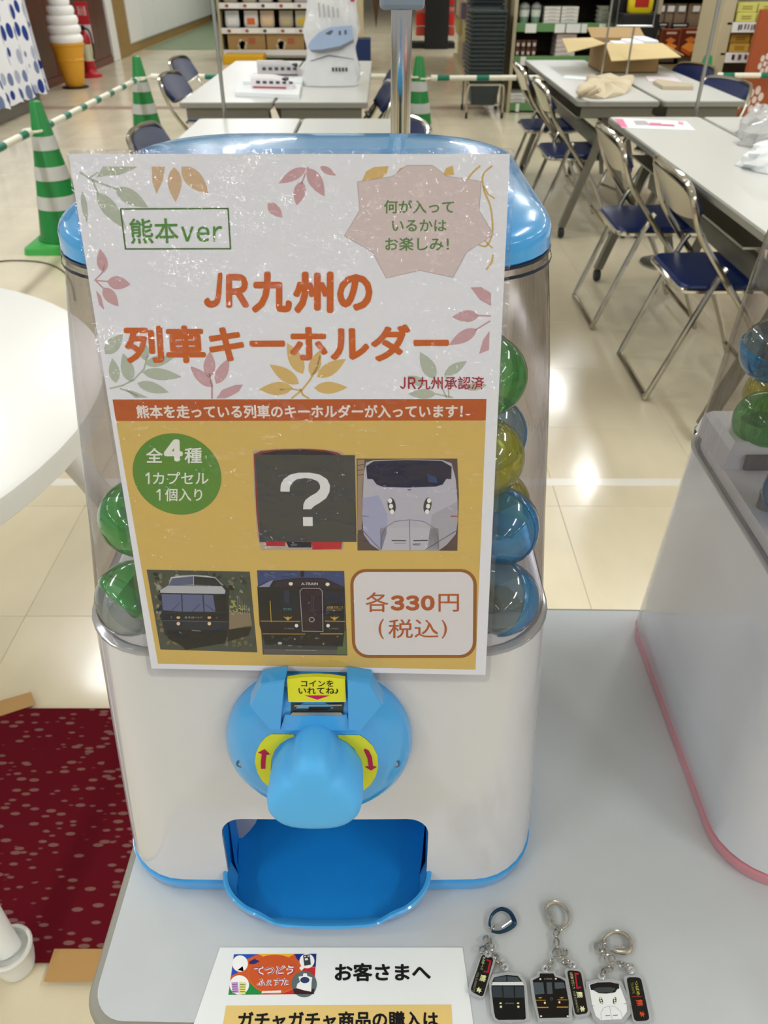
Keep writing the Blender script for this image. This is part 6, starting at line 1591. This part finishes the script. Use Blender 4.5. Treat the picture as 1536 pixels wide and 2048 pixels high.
sheet('leaflet', [(1290, 153), (1345, 153), (1364, 165), (1297, 164)], 'pale leaflet with pink lines beside the thin book', 'leaflet', m=ink('ddd2d6'), h=.004)
P_ = [at_z(x, y, T+.0002) for x, y in ((1306, 168), (1312, 164), (1385, 174), (1386, 180), (1325, 179))]
single('thin_book', MB().prism(P_, (0, 0, .016)), ink('b8ac92'), 'thin patterned book lying at the near part of its table', 'book')
# flyer on the front right table
def flyer():
    q = [at_z(x, y, T) for x, y in ((1227, 236), (1372, 243), (1391, 261), (1244, 256))]
    t = thing('flyer', 'white flyer with pink print on the corner of the right front table', 'flyer', sum(q, Vector())/4)
    part('sheet', MB().prism(q, (0, 0, .001)), M['paper_white'], t)
    S = lambda x, y, l=0: at_z(x, y, T+.0012+l)
    p_ = MB()
    shape(p_, [(1229, 237), (1246, 238), (1256, 255), (1242, 254)], ink('d8628e'), S)
    shape(p_, [(1266, 241), (1290, 241), (1305, 251), (1272, 250)], ink('a8a4aa'), S); shape(p_, [(1300, 245), (1322, 246), (1326, 252), (1298, 251)], ink('d0668c'), S, .0002)
    shape(p_, [(1322, 248), (1348, 249), (1350, 253), (1324, 252)], ink('b84a78'), S); shape(p_, [(1355, 243), (1366, 244), (1368, 250), (1358, 249)], ink('d88aa8'), S)
    part('print', p_, None, t)
flyer()
# crumpled clear bag at the right edge
def crumple():
    c0 = at_z(1560, 300, T); t = thing('crumpled_bag', 'crumpled clear plastic bag with white tissue at the right edge of the front table', 'bag', c0)
    for k, (px, py, r, hh, mm) in enumerate(((1512, 268, .07, .10, 'bag_film'), (1545, 290, .12, .12, 'bag_film'), (1540, 335, .10, .08, 'paper_white'), (1590, 320, .14, .12, 'bag_film'))):
        p = at_z(px, py, T); ls = []; rb = random.Random(k)
        for i in range(8):
            th = PI/2*i/7.2
            ls.append([(p.x+r*math.cos(th)*(1+rb.uniform(-.18, .18))*math.cos(q), p.y+r*math.cos(th)*(1+rb.uniform(-.18, .18))*math.sin(q), T+.001+hh*math.sin(th)*(1+.1*math.sin(q*3+k))) for q in [2*PI*j/18 for j in range(18)]])
        part('film_fold' if mm == 'bag_film' else 'tissue', MB().loft(ls, M[mm], smooth=False), None, t)
crumple()
# two sign holders on the right table
def holder(x, y, h, w_, hh, label, by=None):
    t = thing('sign_holder', label, 'sign holder', (x, y, T))
    part('base', MB().lathe([(.035, T), (.035, T+.004), (.010, T+.010)], M['chrome_soft'], n=20, c=(x, y, 0)), None, t)
    part('stem', MB().tube([(x, y, T+.004), (x, y, T+h)], .006, M['chrome_soft'], n=10), None, t)
    z0 = T+h; part('frame', MB().tube([(x-w_, y, z0), (x+w_, y, z0), (x+w_, y, z0+hh), (x-w_, y, z0+hh)], .007, M['steel'], n=6, closed=True), None, t)
p = at_z(1203, 151, T); holder(p.x, p.y, .43, .11, .14, 'metal sign holder left of the open box, empty frame cut by the top edge')
p = at_z(1252, 155, T); holder(p.x, p.y, .255, .105, .19, 'metal sign holder with empty rectangular frame in front of the open box')
# thin cable loop on the floor by the left cones
single('cable', MB().tube(smoothpts([at_z(x, y, .004) for x, y in ((-40, 528), (20, 521), (80, 524), (118, 537), (140, 560), (150, 600))], 6), .0035), ink('4a4640'), 'thin dark cable curving over the floor beside the nearest cone', 'cable')
